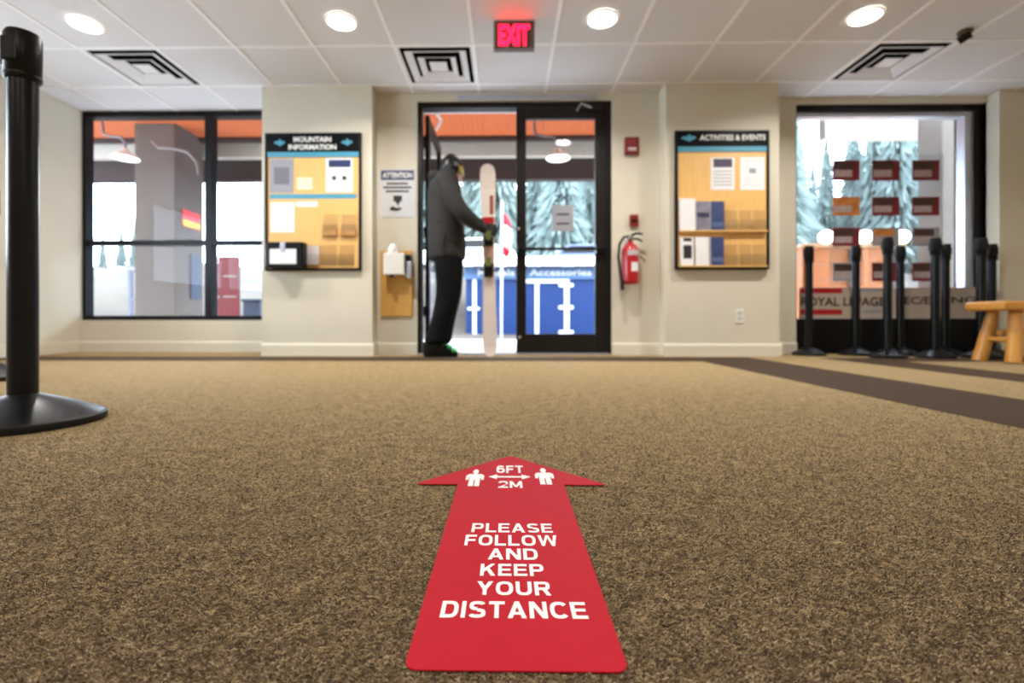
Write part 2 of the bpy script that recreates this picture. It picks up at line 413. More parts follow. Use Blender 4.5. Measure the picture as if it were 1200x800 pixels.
# ------------------------------------------------------------------ right window
YW2 = YR + 0.03
w2 = empty('window_2', at(1040, 375, YW2), 'large black framed window on the right', kind='structure')
zsp = at(1000, 373, YW2).z
seg(w2, 'frame_head', M_black, wr0, wr1, wrT - 0.055, wrT, YW2, YW2 + 0.12)
seg(w2, 'frame_jamb', M_black, wr1 - 0.06, wr1, 0.0, wrT - 0.055, YW2, YW2 + 0.12)
seg(w2, 'frame_jamb', M_black, wr0, wr0 + 0.025, 0.0, wrT - 0.055, YW2, YW2 + 0.12)
seg(w2, 'glazing_strip', M_alu, wr1 - 0.14, wr1 - 0.06, zsp, wrT - 0.1, YW2 + 0.03, YW2 + 0.12)
seg(w2, 'glazing_strip', M_alu, wr0 + 0.025, wr1 - 0.06, wrT - 0.1, wrT - 0.055, YW2 + 0.03, YW2 + 0.12)
seg(w2, 'lower_panel', M_black, wr0 + 0.025, wr1 - 0.06, 0.0, zsp, YW2 + 0.02, YW2 + 0.12)
seg(w2, 'pane', M_glass, wr0 + 0.025, wr1 - 0.14, zsp, wrT - 0.1, YW2 + 0.07, YW2 + 0.074, 0)

# ------------------------------------------------------------------ entrance doors
YF = YD + 0.02
fr = empty('door_1', ((dL + dR) / 2, YF, 0), 'bronze metal frame of the entrance doors', kind='structure')
xj0 = at(494, 300, YF).x; xj1 = at(712, 300, YF).x
zh = at(600, 125.5, YF).z
seg(fr, 'frame_head', M_bronze, dL, dR, zh, dT, YF, YF + 0.11)
seg(fr, 'frame_jamb', M_bronze, dL, xj0, 0, zh, YF, YF + 0.11)
seg(fr, 'frame_jamb', M_bronze, xj1, dR, 0, zh, YF, YF + 0.11)
seg(fr, 'threshold', M_alu, dL, dR, 0, 0.012, YF - 0.02, YF + 0.14)
seg(fr, 'header_strip', M_alu, at(536, 112, YD - 0.012).x, at(700, 112, YD - 0.012).x, at(600, 116.5, YD - 0.012).z, at(600, 111, YD - 0.012).z, YD - 0.014, YD - 0.001)
# closed right leaf
d2 = empty('door_2', at(660, 412, YF), 'closed bronze framed glass entrance door', kind='structure')
Yl = YF + 0.02; tl = 0.045
lx0, lx1 = at(605, 300, Yl).x, at(712, 300, Yl).x - 0.004
gx0, gx1 = at(616.5, 300, Yl).x, at(697.5, 300, Yl).x
gz0, gz1 = at(650, 391, Yl).z, at(650, 139, Yl).z
lz0, lz1 = 0.014, zh - 0.004
seg(d2, 'stile', M_bronze, lx0, gx0, lz0, lz1, Yl, Yl + tl)
seg(d2, 'stile', M_bronze, gx1, lx1, lz0, lz1, Yl, Yl + tl)
seg(d2, 'rail', M_bronze, gx0, gx1, gz1, lz1, Yl, Yl + tl)
seg(d2, 'rail', M_bronze, gx0, gx1, lz0, gz0, Yl, Yl + tl)
seg(d2, 'pane', M_glass, gx0, gx1, gz0, gz1, Yl + 0.02, Yl + 0.026, 0)
pb = at(650, 291.5, Yl - 0.05)
b_ = MB().tube([(lx0 + 0.03, Yl - 0.05, pb.z), (lx1 - 0.03, Yl - 0.05, pb.z)], 0.015, 10).build('push_bar', M_black, d2, smooth=True)
for xx in (lx0 + 0.05, lx1 - 0.07): MB().box(xx - 0.04, xx + 0.04, Yl - 0.055, Yl, pb.z - 0.04, pb.z + 0.035).build('bracket', M_black, b_, bevel=0.006)
for px, py in ((608, 268), (609, 395)):
    p = at(px, py, Yl); MB().lathe([(0.013, 0), (0.013, -0.005), (0.007, -0.008)], (p.x, Yl, p.z), 14, 'y').build('lock_cylinder', M_chrome, d2)
p = at(683, 126, Yl)
k = MB().box(p.x - 0.045, p.x + 0.17, Yl - 0.055, Yl - 0.001, p.z - 0.03, p.z + 0.03).build('door_closer', M_bronze, d2, bevel=0.008)
MB().tube([at(676, 130, Yl - .07), at(681, 121, Yl - .09), at(693, 126, Yl - .07)], 0.009, 8).build('closer_arm', M_alu, k)
# sign film on the glass
sg = rect(647, 240, 672, 271, Yl + 0.0195, 0.0004).build('window_decal', mat('grey_film', (158, 160, 170), 0.6, var=0.05), label='grey notice film stuck on the closed glass door', cat='decal')
wall_text('lettering', '2X1', 650, 228, 670, 236, Yl + 0.0192, M_black_print, sg, 0.02)
for q in (250, 261): rect(652, q, 667, q + 2, Yl + 0.019, 0.0003).build('print_line', M_black_print, sg)
# open left leaf, swung outwards, seen edge on
d3 = empty('door_3', (at(500, 300, 4.5).x, 4.5, 0), 'open glass entrance door swung outwards beside the skier', kind='structure')
ox0, ox1 = at(498, 300, 4.53).x, at(503, 300, 4.53).x
oy0, oy1 = 4.53, 5.38
seg(d3, 'stile', M_bronze, ox0, ox1, lz0, lz1, oy0, oy0 + 0.09)
seg(d3, 'stile', M_bronze, ox0, ox1, lz0, lz1, oy1 - 0.09, oy1)
seg(d3, 'rail', M_bronze, ox0, ox1, gz1, lz1, oy0 + 0.09, oy1 - 0.09)
seg(d3, 'rail', M_bronze, ox0, ox1, lz0, gz0, oy0 + 0.09, oy1 - 0.09)
seg(d3, 'pane', M_glass, (ox0 + ox1) / 2 - 0.003, (ox0 + ox1) / 2 + 0.003, gz0, gz1, oy0 + 0.09, oy1 - 0.09, 0)
hb = MB().tube([(ox1 + 0.05, oy0 + 0.05, pb.z), (ox1 + 0.05, oy1 - 0.05, pb.z)], 0.014, 10).build('push_bar', M_black, d3, smooth=True)
for zz in (0.35, 1.1, 1.95): MB().lathe([(0.012, 0), (0.012, 0.1)], ((xj0 + ox0) / 2, oy0 + 0.01, zz), 10).build('hinge', M_black, d3)
cl = MB().tube([at(507, 128, 4.55), at(516.5, 140, 4.75)], 0.013, 8).build('closer_arm', M_white, d3)
MB().tube([at(517, 141, 4.75), at(511, 152, 4.9)], 0.014, 8).build('closer_link', M_white, cl)

# ------------------------------------------------------------------ floor arrow decal
M_decal = mat('red_vinyl', (180, 12, 34), 0.55, var=0.04, scale=30, bump=0.08, bscale=300, spec=0.15)
ZA = 0.0042
def arc(cx, cy, r, a0, a1, n=6): return [(cx + r * math.cos(a0 + (a1 - a0) * i / n), cy + r * math.sin(a0 + (a1 - a0) * i / n)) for i in range(n + 1)]
ax, hw, y0, y1, y2, hh = 0.0090, 0.1005, 0.424, 0.905, 1.090, 0.1815
def arrow_outline():
    r = 0.012
    pts = arc(ax - hw + r, y0 + r, r, PI, 1.5 * PI) + arc(ax + hw - r, y0 + r, r, 1.5 * PI, 2 * PI)
    pts += [(ax + hw, y1)]
    pts += arc(ax + hh - 0.008, y1 + 0.004, 0.004, -PI / 2, PI / 4, 4)
    pts += arc(ax, y2 - 0.016, 0.016, PI / 4, PI * 3 / 4, 6)
    pts += arc(ax - hh + 0.008, y1 + 0.004, 0.004, PI * 3 / 4, PI * 1.5, 4)
    pts += [(ax - hw, y1)]
    return pts
decal = MB().poly([(x, y, ZA) for x, y in arrow_outline()], (0, 0, 0.0012)).build('floor_decal', M_decal, label='red arrow floor sticker with distancing words on the carpet', cat='floor sticker')
# block lettering drawn as polygons: wide squarish capitals
def glyphs():
    V, Hb = .25, .19          # stem and bar thickness in letter widths / heights
    def R(x0, y0, x1, y1): return [(x0, y0), (x1, y0), (x1, y1), (x0, y1)]
    def sup(a, rx, ry, e=2.6):
        c, s_ = math.cos(a), math.sin(a)
        return (rx * math.copysign(abs(c) ** (2 / e), c), ry * math.copysign(abs(s_) ** (2 / e), s_))
    def band(cx, cy, rx, ry, a0, a1, n=14, v=V, h=Hb):
        out = []
        for i in range(n):
            q = []
            for k in (i, i + 1):
                a = a0 + (a1 - a0) * k / n
                q.append((sup(a, rx, ry), sup(a, rx - v, ry - h)))
            out.append([(cx + q[0][0][0], cy + q[0][0][1]), (cx + q[1][0][0], cy + q[1][0][1]), (cx + q[1][1][0], cy + q[1][1][1]), (cx + q[0][1][0], cy + q[0][1][1])])
        return out
    D = math.radians; g = {}
    g['L'] = (.86, [R(0, 0, V, 1), R(V, 0, .86, Hb)])
    g['E'] = (.9, [R(0, 0, V, 1), R(V, 0, .9, Hb), R(V, 1 - Hb, .9, 1), R(V, .42, .84, .42 + Hb * .9)])
    g['F'] = (.88, [R(0, 0, V, 1), R(V, 1 - Hb, .88, 1), R(V, .40, .8, .40 + Hb)])
    g['I'] = (V, [R(0, 0, V, 1)])
    g['T'] = (.92, [R(.46 - V / 2, 0, .46 + V / 2, 1 - Hb), R(0, 1 - Hb, .92, 1)])
    g['P'] = (.96, [R(0, 0, V, 1), R(V, 1 - Hb, .6, 1), R(V, .36, .6, .36 + Hb)] + band(.6, .68, .36, .32, -PI / 2, PI / 2))
    g['R'] = (1.0, [R(0, 0, V, 1), R(V, 1 - Hb, .6, 1), R(V, .38, .6, .38 + Hb), [(.46, .42), (.72, 0), (1.0, 0), (.74, .44)]] + band(.6, .69, .37, .31, -PI / 2, PI / 2))
    g['D'] = (1.0, [R(0, 0, V, 1), R(V, 1 - Hb, .5, 1), R(V, 0, .5, Hb)] + band(.5, .5, .5, .5, -PI / 2, PI / 2))
    g['O'] = (1.08, band(.54, .5, .54, .5, 0, 2 * PI, 32))
    g['C'] = (1.02, band(.53, .5, .53, .5, D(38), D(322), 26))
    g['U'] = (1.0, [R(0, .42, V, 1), R(1 - V, .42, 1, 1)] + band(.5, .44, .5, .44, PI, 2 * PI, 16))
    g['S'] = (.98, band(.49, .72, .47, .28, D(20), D(270), 18, V * .95) + band(.49, .275, .49, .275, D(90), D(-160), 18, V * .95))
    g['A'] = (1.08, [[(0, 0), (.27, 0), (.67, 1), (.41, 1)], [(.81, 0), (1.08, 0), (.67, 1), (.41, 1)], R(.24, .2, .84, .2 + Hb * .85)])
    g['N'] = (1.02, [R(0, 0, V, 1), R(1.02 - V, 0, 1.02, 1), [(0, 1), (.72, 0), (1.02, 0), (.30, 1)]])
    g['K'] = (1.04, [R(0, 0, V, 1), [(V, .30), (V, .62), (.70, 1), (1.0, 1)], [(.34, .60), (.72, 0), (1.04, 0), (.56, .72)]])
    g['Y'] = (1.04, [R(.52 - V / 2, 0, .52 + V / 2, .46), [(0, 1), (.29, 1), (.64, .46), (.40, .38)], [(1.04, 1), (.75, 1), (.40, .46), (.64, .38)]])
    g['W'] = (1.5, [[(0, 1), (.26, 1), (.48, 0), (.26, 0)], [(.26, 0), (.48, 0), (.84, 1), (.64, 1)], [(.64, 1), (.86, 1), (1.24, 0), (1.02, 0)], [(1.02, 0), (1.24, 0), (1.5, 1), (1.24, 1)]])
    g['M'] = (1.25, [R(0, 0, V, 1), R(1.25 - V, 0, 1.25, 1), [(0, 1), (.28, 1), (.74, .12), (.51, .12)], [(1.25, 1), (.97, 1), (.51, .12), (.74, .12)]])
    g['6'] = (.96, band(.48, .33, .48, .33, 0, 2 * PI, 24) + band(.48, .58, .48, .42, D(35), D(180), 14) + [R(0, .3, V, .6)])
    g['2'] = (.96, band(.48, .68, .48, .32, D(-25), D(175), 18) + [R(0, 0, .96, Hb), [(0, Hb * .6), (.34, Hb * .6), (.90, .52), (.66, .46)]])
    return g
GL = glyphs()
def floor_text(s, px0, py0, px1, py1, bold=0.03):
    c = (py0 + py1) / 2
    a, b = onz(px0, c, ZA), onz(px1, c, ZA); lo, hi = onz(px0, py1, ZA).y, onz(px0, py0, ZA).y
    gap = .17; tot = sum(GL[ch][0] for ch in s) + gap * (len(s) - 1); sx = (b.x - a.x) / tot; x = a.x; mb = MB()
    for ch in s:
        w_, ps = GL[ch]
        for k, p in enumerate(ps): mb.add([(x + u * sx, lo + v * (hi - lo), ZA + .0003 + k * 1e-6) for u, v in p], [tuple(range(len(p)))])
        x += (w_ + gap) * sx
    o = mb.build('lettering', M_white_print, decal, label='white lettering')
    for p in o.data.polygons:
        if p.normal.z < 0: p.flip()
for s, a, b, c, d in (('6FT', 582, 545.5, 613, 554), ('2M', 584, 563.5, 612, 571.5), ('PLEASE', 553, 613, 647, 623.5), ('FOLLOW', 545, 626.5, 653, 639),
                      ('AND', 572, 642.5, 630, 655.5), ('KEEP', 563, 660.5, 637, 674.5), ('YOUR', 558.5, 681, 645, 697), ('DISTANCE', 517, 704, 687, 723.5)):
    floor_text(s, a, b, c, d, 0.034)
def pict(px0, py0, px1, py1):
    a, b = onz(px0, py1, ZA), onz(px1, py0, ZA); c0 = onz((px0 + px1) / 2, (py0 + py1) / 2, ZA)
    W, Hh = onz(px1, (py0 + py1) / 2, ZA).x - onz(px0, (py0 + py1) / 2, ZA).x, b.y - a.y
    cx, yb = c0.x, a.y; z = ZA + 0.0003
    mb = MB()
    def P(l): mb.add([(cx + x * W, yb + y * Hh, z) for x, y in l], [tuple(range(len(l)))])
    P(arc(0, .87, .16, 0, 2 * PI, 14)[:-1])
    P([(-.5, .36), (-.36, .36), (-.30, .56), (-.30, 0), (-.03, 0), (-.03, .36), (.03, .36), (.03, 0), (.30, 0), (.30, .56), (.36, .36), (.5, .36), (.5, .62), (.36, .72), (-.36, .72), (-.5, .62)])
    mb.build('pictogram', M_white_print, decal, label='white standing figure pictogram')
pict(546, 550.5, 567, 569.5); pict(627, 549, 649, 567.5)
a, b = onz(572, 558.5, ZA), onz(622, 558.5, ZA); yb = a.y; z = ZA + 0.0003; t_ = 0.0055; hd = 0.018
MB().add([(a.x, yb, z), (a.x + hd, yb - 2.6 * t_, z), (a.x + hd, yb - t_ * .8, z), (b.x - hd, yb - t_ * .8, z), (b.x - hd, yb - 2.6 * t_, z), (b.x, yb, z), (b.x - hd, yb + 2.6 * t_, z),
          (b.x - hd, yb + t_ * .8, z), (a.x + hd, yb + t_ * .8, z), (a.x + hd, yb + 2.6 * t_, z)], [tuple(range(10))]).build('double_arrow', M_white_print, decal, label='white double headed arrow')

# ------------------------------------------------------------------ stanchions
def stanchion(loc, h, r, pr, label, group='black belt barrier posts', rise=0.064):
    o = empty('stanchion', loc, label, 'barrier post', group)
    x, y = loc[0], loc[1]; c = (x, y, 0)
    MB().lathe([(r - 0.004, 0.0), (r, 0.004), (r, 0.022), (r - 0.006, 0.027)], c, 48).build('base_rim', M_rubber, o, smooth=True)
    MB().lathe([(r - 0.006, 0.026), (r * .75, 0.026 + rise * .33), (r * .45, 0.026 + rise * .72), (pr * 1.12, 0.026 + rise), (pr, 0.026 + rise + 0.002)], c, 48).build('base_dome', M_postpaint, o, smooth=True)
    MB().lathe([(pr, 0.03), (pr, h - 0.135)], c, 32).build('post', M_postpaint, o, smooth=True)
    hd_ = MB().lathe([(pr + 0.002, h - 0.145), (pr * 1.22, h - 0.14), (pr * 1.24, h - 0.012), (pr * 1.1, h), (pr * .5, h + 0.002)], c, 32).build('belt_head', M_plastic, o, smooth=True)
    MB().lathe([(pr * 1.25, h - 0.137), (pr * 1.27, h - 0.133), (pr * 1.25, h - 0.129)], c, 32, cap=False).build('collar_ring', M_alu if pr > 0.04 else M_plastic, hd_, smooth=True)
    MB().box(x - pr * 1.45, x - pr * .9, y - 0.02, y + 0.02, h - 0.1, h - 0.03).build('belt_clip', M_plastic, hd_, bevel=0.004)
    MB().box(x - 0.02, x + 0.02, y - pr * 1.4, y - pr * 1.0, h - 0.1, h - 0.03).build('belt_clip', M_plastic, hd_, bevel=0.004)
    return o
Yf = 1.43; pf = at(27, 400, Yf)
stanchion((pf.x, Yf, 0), at(26, 40, Yf).z, 0.2, 0.036, 'large near black barrier post at the left edge of the picture')
pf = at(-12, 400, 2.5)
stanchion((pf.x, 2.5, 0), 1.02, 0.19, 0.0315, 'black barrier post further back behind the large near post')
for px, Y, top, lb in ((948, 4.33, 288.5, 'slim black barrier post nearest the events board pillar'), (1003, 4.34, 288, 'second black barrier post from the pillar, before the red listing cards'),
                       (1040, 4.06, 278, 'tall black barrier post in the front row, third from the pillar'), (1055, 4.36, 288, 'thin black barrier post just right of and behind the tall middle one'),
                       (1096, 4.06, 279, 'tall black barrier post before the right column of listing cards'), (1108, 4.35, 286, 'black barrier post touching the right side of the fifth tall post'),
                       (1150, 4.06, 279, 'tall black barrier post behind the wooden bench end'), (1162, 4.34, 286, 'black barrier post at the right window jamb behind the bench')):
    q = at(px, 400, Y); stanchion((q.x, Y, 0), at(px, top, Y).z, 0.133, 0.031, lb, rise=0.045)

# ------------------------------------------------------------------ log bench
bx0, bx1, by0, by1 = 3.585, 5.2, 3.50, 3.80
bench = empty('log_bench', ((bx0 + bx1) / 2, 3.65, 0), 'varnished pine log bench at the right edge of the floor', 'bench')
MB().box(bx0, bx1, by0, by1, 0.385, 0.455).build('seat', M_pine, bench, bevel=0.02, seg=3)
M_pinev = mat('varnished_pine_log', (206, 146, 66), 0.35, var=0.14, scale=7, stretch=(7, 7, 1), coat=0.2)
for xx, sx in ((bx0 + 0.17, -0.07), (bx1 - 0.17, 0.07)):
    for yy, sy in ((by0 + 0.08, -0.05), (by1 - 0.06, 0.04)):
        MB().tube([(xx + sx, yy + sy, 0.0), (xx + sx * .55, yy + sy * .6, 0.16), (xx + sx * .2, yy + sy * .2, 0.30), (xx, yy, 0.39)], [0.047, 0.044, 0.04, 0.036], 14).build('leg', M_pinev, bench, smooth=True)
    MB().tube([(xx + sx * .6, by0 + 0.05, 0.17), (xx + sx * .6, by1 - 0.03, 0.17)], 0.02, 10).build('stretcher', M_pine, bench, smooth=True)
MB().tube([(bx0 + 0.14, by0 + 0.17, 0.22), (bx1 - 0.14, by0 + 0.17, 0.22)], 0.024, 10).build('stretcher', M_pine, bench, smooth=True)

# ------------------------------------------------------------------ wall boards
def logo(px, py, Y, wpx, hpx, parent):
    pts = [(-1, -.1), (-.55, .35), (-.3, .2), (.05, .75), (.45, .25), (.65, .4), (1, 0), (.5, -.35), (.1, -.7), (-.4, -.35)]
    MB().poly([at(px + x * wpx, py - y * hpx, Y) for x, y in pts], (0, -0.0006, 0)).build('logo', M_teal, parent, label='teal mountain emblem')
YBd = YC - 0.035
def board(px0, py0, px1, py1, header, name, label):
    c = at((px0 + px1) / 2, py1, YBd)
    o = empty('notice_board', (c.x, YC, c.z), label, 'notice board')
    a, b = at(px0, py1, YBd), at(px1, py0, YBd); t = 0.022
    MB().box(a.x + t, b.x - t, YBd + 0.012, YC - 0.002, a.z + t, b.z - t).build('backing_panel', M_maple, o)
    for bx in ((a.x, a.x + t, a.z, b.z), (b.x - t, b.x, a.z, b.z), (a.x + t, b.x - t, a.z, a.z + t), (a.x + t, b.x - t, b.z - t, b.z)):
        MB().box(bx[0], bx[1], YBd, YC - 0.002, bx[2], bx[3]).build('frame_bar', M_black, o, bevel=0.003)
    hz = at(px0, header, YBd).z
    MB().box(a.x + t, b.x - t, YBd + 0.004, YBd + 0.0115, hz, b.z - t).build('header', M_header, o)
    MB().box(a.x + t, b.x - t, YBd + 0.004, YBd + 0.0115, at(px0, header + 6, YBd).z, hz - 0.001).build('header_stripe', M_teal, o)
    return o
YH = YBd + 0.0035
lb = board(310, 155, 423, 317, 178, 'x', 'notice board headed mountain information on the left pillar')
wall_text('lettering', 'MOUNTAIN', 344, 160, 388, 166.5, YH, M_white_print, lb, 0.03)
wall_text('lettering', 'INFORMATION', 338, 169, 394, 175.5, YH, M_white_print, lb, 0.03)
logo(327.5, 167, YH, 7, 6, lb); logo(406.5, 166.5, YH, 7, 6, lb)
YP = YBd + 0.011
st = rect(316, 227, 418, 233, YP, 0.001).build('divider_stripe', M_teal, lb)
rb = board(791.5, 152, 902, 315.5, 171.5, 'x', 'notice board headed activities and events on the right pillar')
wall_text('lettering', 'ACTIVITIES & EVENTS', 820, 157.5, 897, 164.5, YH, M_white_print, rb, 0.03)
logo(807, 161.5, YH, 9.5, 6, rb)
for q in (272, 313):
    a, b = at(796, q, YBd), at(898, q, YBd); MB().box(a.x, b.x, YBd - 0.028, YBd + 0.011, a.z, a.z + 0.012).build('ledge', M_maple, rb)
M_clear = glass_mat('clear_acrylic', (0.995, 0.995, 0.995), 0.10, 0.2)
def sheet(px0, py0, px1, py1, m, label, cat='poster', group=None, Y=YP, t=0.0008, name='poster'):
    return rect(px0, py0, px1, py1, Y - t, t * .9).build(name, m, label=label, cat=cat, group=group)
def block(p, px0, py0, px1, py1, m, name='print_block', Y=YP - 0.0011):
    rect(px0, py0, px1, py1, Y, 0.0002).build(name, m, p)
s = sheet(316, 186, 344, 227 - 1, M_grey_print, 'grey printed sheet at upper left of mountain information board', group='sheets on the boards'); block(s, 321, 196, 339, 216, mat('dark_grey_print', (110, 110, 122), .6))
s = sheet(382, 185, 413.5, 225, M_paper, 'white notice with navy heading on mountain information board', group='sheets on the boards')
block(s, 385, 187, 411, 196, M_navy)
for q in (392, 404): block(s, q - 3, 206, q + 2, 211, M_black_print)
for q in (199, 202, 216, 219, 222): block(s, 386, q, 410, q + 1, M_grey_print)
s = sheet(317, 237, 345, 272, M_paper, 'plain white sheet below the stripe on mountain information board', group='sheets on the boards')
for q in range(241, 269, 4): block(s, 320, q, 342, q + 1, mat('pale_print', (205, 205, 212), .6))
s = sheet(347, 236, 372, 242, M_paper, 'narrow white strip label in the middle of mountain information board', group='sheets on the boards')
s = sheet(348, 208, 366, 222, mat('cream_paper', (246, 226, 190), .6), 'small cream card near the middle of mountain information board', group='sheets on the boards')
s = sheet(833, 184.5, 861, 222.5, M_paper, 'white sheet with dark purple heading on events board', group='sheets on the boards'); block(s, 836, 186, 858, 196, mat('purple_print', (62, 40, 78), .5))
for q in range(200, 219, 4): block(s, 836, q, 858, q + 1.2, M_grey_print)
s = sheet(867.5, 184, 896, 222.5, M_paper, 'pale sheet with small centre drawing on events board', group='sheets on the boards')
block(s, 878, 197, 886, 203, M_grey_print)
for q in (188, 208, 212, 216): block(s, 871, q, 893, q + 1, mat('pale_print', (205, 205, 212), .6))
def holder(px0, py0, px1, py1, label, stock=None, stocktop=None, ycl=0.03):
    a, b = at(px0, py1, YBd), at(px1, py0, YBd); y1_ = YBd + 0.010; y0_ = y1_ - ycl
    o = empty('brochure_holder', ((a.x + b.x) / 2, y1_, a.z), label, 'brochure holder', 'clear brochure holders')
    hh_ = (b.z - a.z)
    MB().box(a.x, b.x, y0_, y0_ + 0.002, a.z, a.z + hh_ * .55).build('front_panel', M_clear, o)
    MB().box(a.x, b.x, y1_ - 0.002, y1_, a.z, b.z).build('back_panel', M_clear, o)
    MB().box(a.x, b.x, y0_ + 0.002, y1_ - 0.002, a.z, a.z + 0.002).build('bottom_panel', M_clear, o)
    for xx in (a.x, b.x - 0.002): MB().box(xx, xx + 0.002, y0_ + 0.002, y1_ - 0.002, a.z + 0.002, a.z + hh_ * .55).build('side_panel', M_clear, o)
for k, (q, nm) in enumerate(((378, 'left'), (400, 'right'))):
    holder(q, 251, q + 18, 277, 'clear brochure holder with brown leaflets, %s one on the information board' % nm)
    a, b = at(q + 1, 276.5, YBd), at(q + 17, 270, YBd)
    MB().box(a.x, b.x, YBd - 0.012, YBd + 0.004, a.z + 0.003, b.z).build('leaflet', mat('brown_leaflet', (214, 158, 90), .6, var=0.1), label='brown leaflets in the %s holder of the information board' % nm, cat='leaflet', group='leaflets on the boards')
for k, (q, nm) in enumerate(((357, 'leftmost'), (377, 'middle'), (397, 'rightmost'))):
    holder(q, 287, q + 18, 311, 'low clear leaflet pocket at the bottom of the information board, %s' % nm)
a, b = at(358, 310, YBd), at(374, 288, YBd)
MB().box(a.x, b.x, YBd - 0.01, YBd + 0.004, a.z + 0.003, b.z).build('leaflet', mat('pale_leaflet', (214, 206, 210), .6), label='pale grey leaflet beside the black wall box', cat='leaflet', group='leaflets on the boards')
M_blue = mat('blue_brochure', (52, 66, 110), .45, var=0.35, scale=14); M_mix = mat('grey_blue_brochure', (130, 126, 142), .45, var=0.4, scale=12)
def leaf(px0, py0, px1, py1, m, label, th=0.022):
    a, b = at(px0, py1, YBd), at(px1, py0, YBd)
    o = empty('brochure', ((a.x + b.x) / 2, YBd, a.z), label, 'brochure', 'brochures on the events board')
    MB().add([(a.x, YBd - th, a.z), (b.x, YBd - th, a.z), (b.x, YBd - 0.004, a.z), (a.x, YBd - 0.004, a.z), (a.x, YBd - th + 0.01, b.z), (b.x, YBd - th + 0.01, b.z), (b.x, YBd + 0.008, b.z), (a.x, YBd + 0.008, b.z)],
             [(0, 3, 2, 1), (4, 5, 6, 7), (0, 1, 5, 4), (1, 2, 6, 5), (2, 3, 7, 6), (3, 0, 4, 7)]).build('pages', M_paper, o)
    return o, (a, b)
def cover(o, ab, m, u0, v0, u1, v1, name='cover'):
    a, b = ab; th = 0.022
    def pt(u, v): return (a.x + (b.x - a.x) * u, YBd - th - 0.0007 + 0.01 * v, a.z + (b.z - a.z) * v)
    MB().poly([pt(u0, v0), pt(u1, v0), pt(u1, v1), pt(u0, v1)], (0, -0.0005, 0)).build(name, m, o)
y_a, y_b = 233, 271
for px0, px1, kind, lb_ in ((796, 814, 0, 'white brochure at the left of the upper ledge, events board'), (815, 831, 1, 'grey blue picture brochure in the upper row of events board'), (832, 848, 2, 'navy brochure in the upper row of events board')):
    o, ab = leaf(px0, y_a + (3 if kind else 0), px1, y_b, None, lb_)
    if kind == 0: cover(o, ab, M_paper, 0.02, 0.02, 0.98, 0.98)
    if kind == 1: cover(o, ab, M_mix, 0, 0, 1, 1); cover(o, ab, M_blue, .05, .45, .95, .62, 'cover_band')
    if kind == 2: cover(o, ab, M_blue, 0, 0, 1, 1); cover(o, ab, mat('blue_band', (96, 116, 160), .5), .1, .15, .9, .3, 'cover_band')
for px0, px1, kind, lb_ in ((797, 812, 0, 'white brochure with black picture in the lower row of events board'), (814.5, 830, 1, 'plain white brochure in the lower row of events board'), (832, 847.5, 2, 'navy brochure in the lower row of events board')):
    o, ab = leaf(px0, 278, px1, 311.5, None, lb_)
    if kind == 0: cover(o, ab, M_black_print, .2, .25, .85, .72); cover(o, ab, M_black_print, .2, .85, .85, .97, 'cover_band')
    if kind == 1: cover(o, ab, M_paper, 0.02, 0.02, 0.98, 0.98)
    if kind == 2: cover(o, ab, M_blue, 0, 0, 1, 1); cover(o, ab, mat('blue_band', (96, 116, 160), .5), .1, .15, .9, .3, 'cover_band')
for r_, (t0, t1) in enumerate(((246, 271.5), (286, 312.5))):
    for k, q in enumerate((850, 866.5, 882.5)):
        holder(q, t0, q + 14, t1, 'empty clear holder, %s of the three in the %s row of events board' % (('left', 'middle', 'right')[k], ('upper', 'lower')[r_]))
# black wall box on the board
a, b = at(311, 313, YBd - 0.10), at(355, 283, YBd - 0.10)
o = empty('wall_box', ((a.x + b.x) / 2, YBd, a.z), 'black plastic box with white card below the mountain information board sheets', 'dispenser')
MB().box(a.x, b.x, YBd - 0.10, YBd - 0.002, a.z, b.z).build('housing', M_plastic, o, bevel=0.012, seg=3)
rect(316, 291.5, 347, 309, YBd - 0.103, 0.0025).build('card', M_paper, o, label='white card')
rect(328, 284, 334, 295, YBd - 0.108, 0.006).build('clip', M_alu, o, bevel=0.003)

# ------------------------------------------------------------------ attention sign, sanitizer
YS = YD - 0.004
def rrect(px0, py0, px1, py1, r, Y):
    a, b = at(px0, py1, Y), at(px1, py0, Y)
    pts = arc(b.x - r, a.z + r, r, -PI / 2, 0, 4) + arc(b.x - r, b.z - r, r, 0, PI / 2, 4) + arc(a.x + r, b.z - r, r, PI / 2, PI, 4) + arc(a.x + r, a.z + r, r, PI, 1.5 * PI, 4)
    return [(x, Y, z) for x, z in pts]
sg = MB().poly(rrect(445, 198, 486.5, 254.5, 0.02, YS), (0, -0.003, 0)).build('attention_sign', mat('sign_white', (212, 212, 216), .5, var=.02), label='white attention sign with navy heading beside the open door', cat='sign')
a, b = at(446, 211, YS), at(485.5, 199, YS)
MB().box(a.x + .003, b.x - .003, YS - 0.001, YS - 0.0004, a.z, b.z - .003).build('heading', M_navy, sg)
wall_text('lettering', 'ATTENTION', 448.5, 202, 483, 208.5, YS - 0.0012, M_white_print, sg, 0.03)
for q, x0, x1 in ((215, 453, 478), (219.5, 449, 482), (224, 452, 479)): rect(x0, q - 1.2, x1, q + 1.2, YS - 0.0008, 0.0005).build('print_line', M_black_print, sg)
rect(461, 229, 471, 236, YS - 0.0008, 0.0005).build('pictogram', M_black_print, sg); MB().poly([at(x, y, YS - .0008) for x, y in ((463, 236), (469, 236), (466.5, 241))], (0, -.0005, 0)).build('pictogram', M_black_print, sg)
MB().poly([at(x, y, YS - .0008) for x, y in ((457, 243), (461, 241.5), (464, 243.5), (470, 243), (471, 245), (465, 247.5), (457, 246.5))], (0, -.0005, 0)).build('pictogram', M_black_print, sg)
YM = YD - 0.02
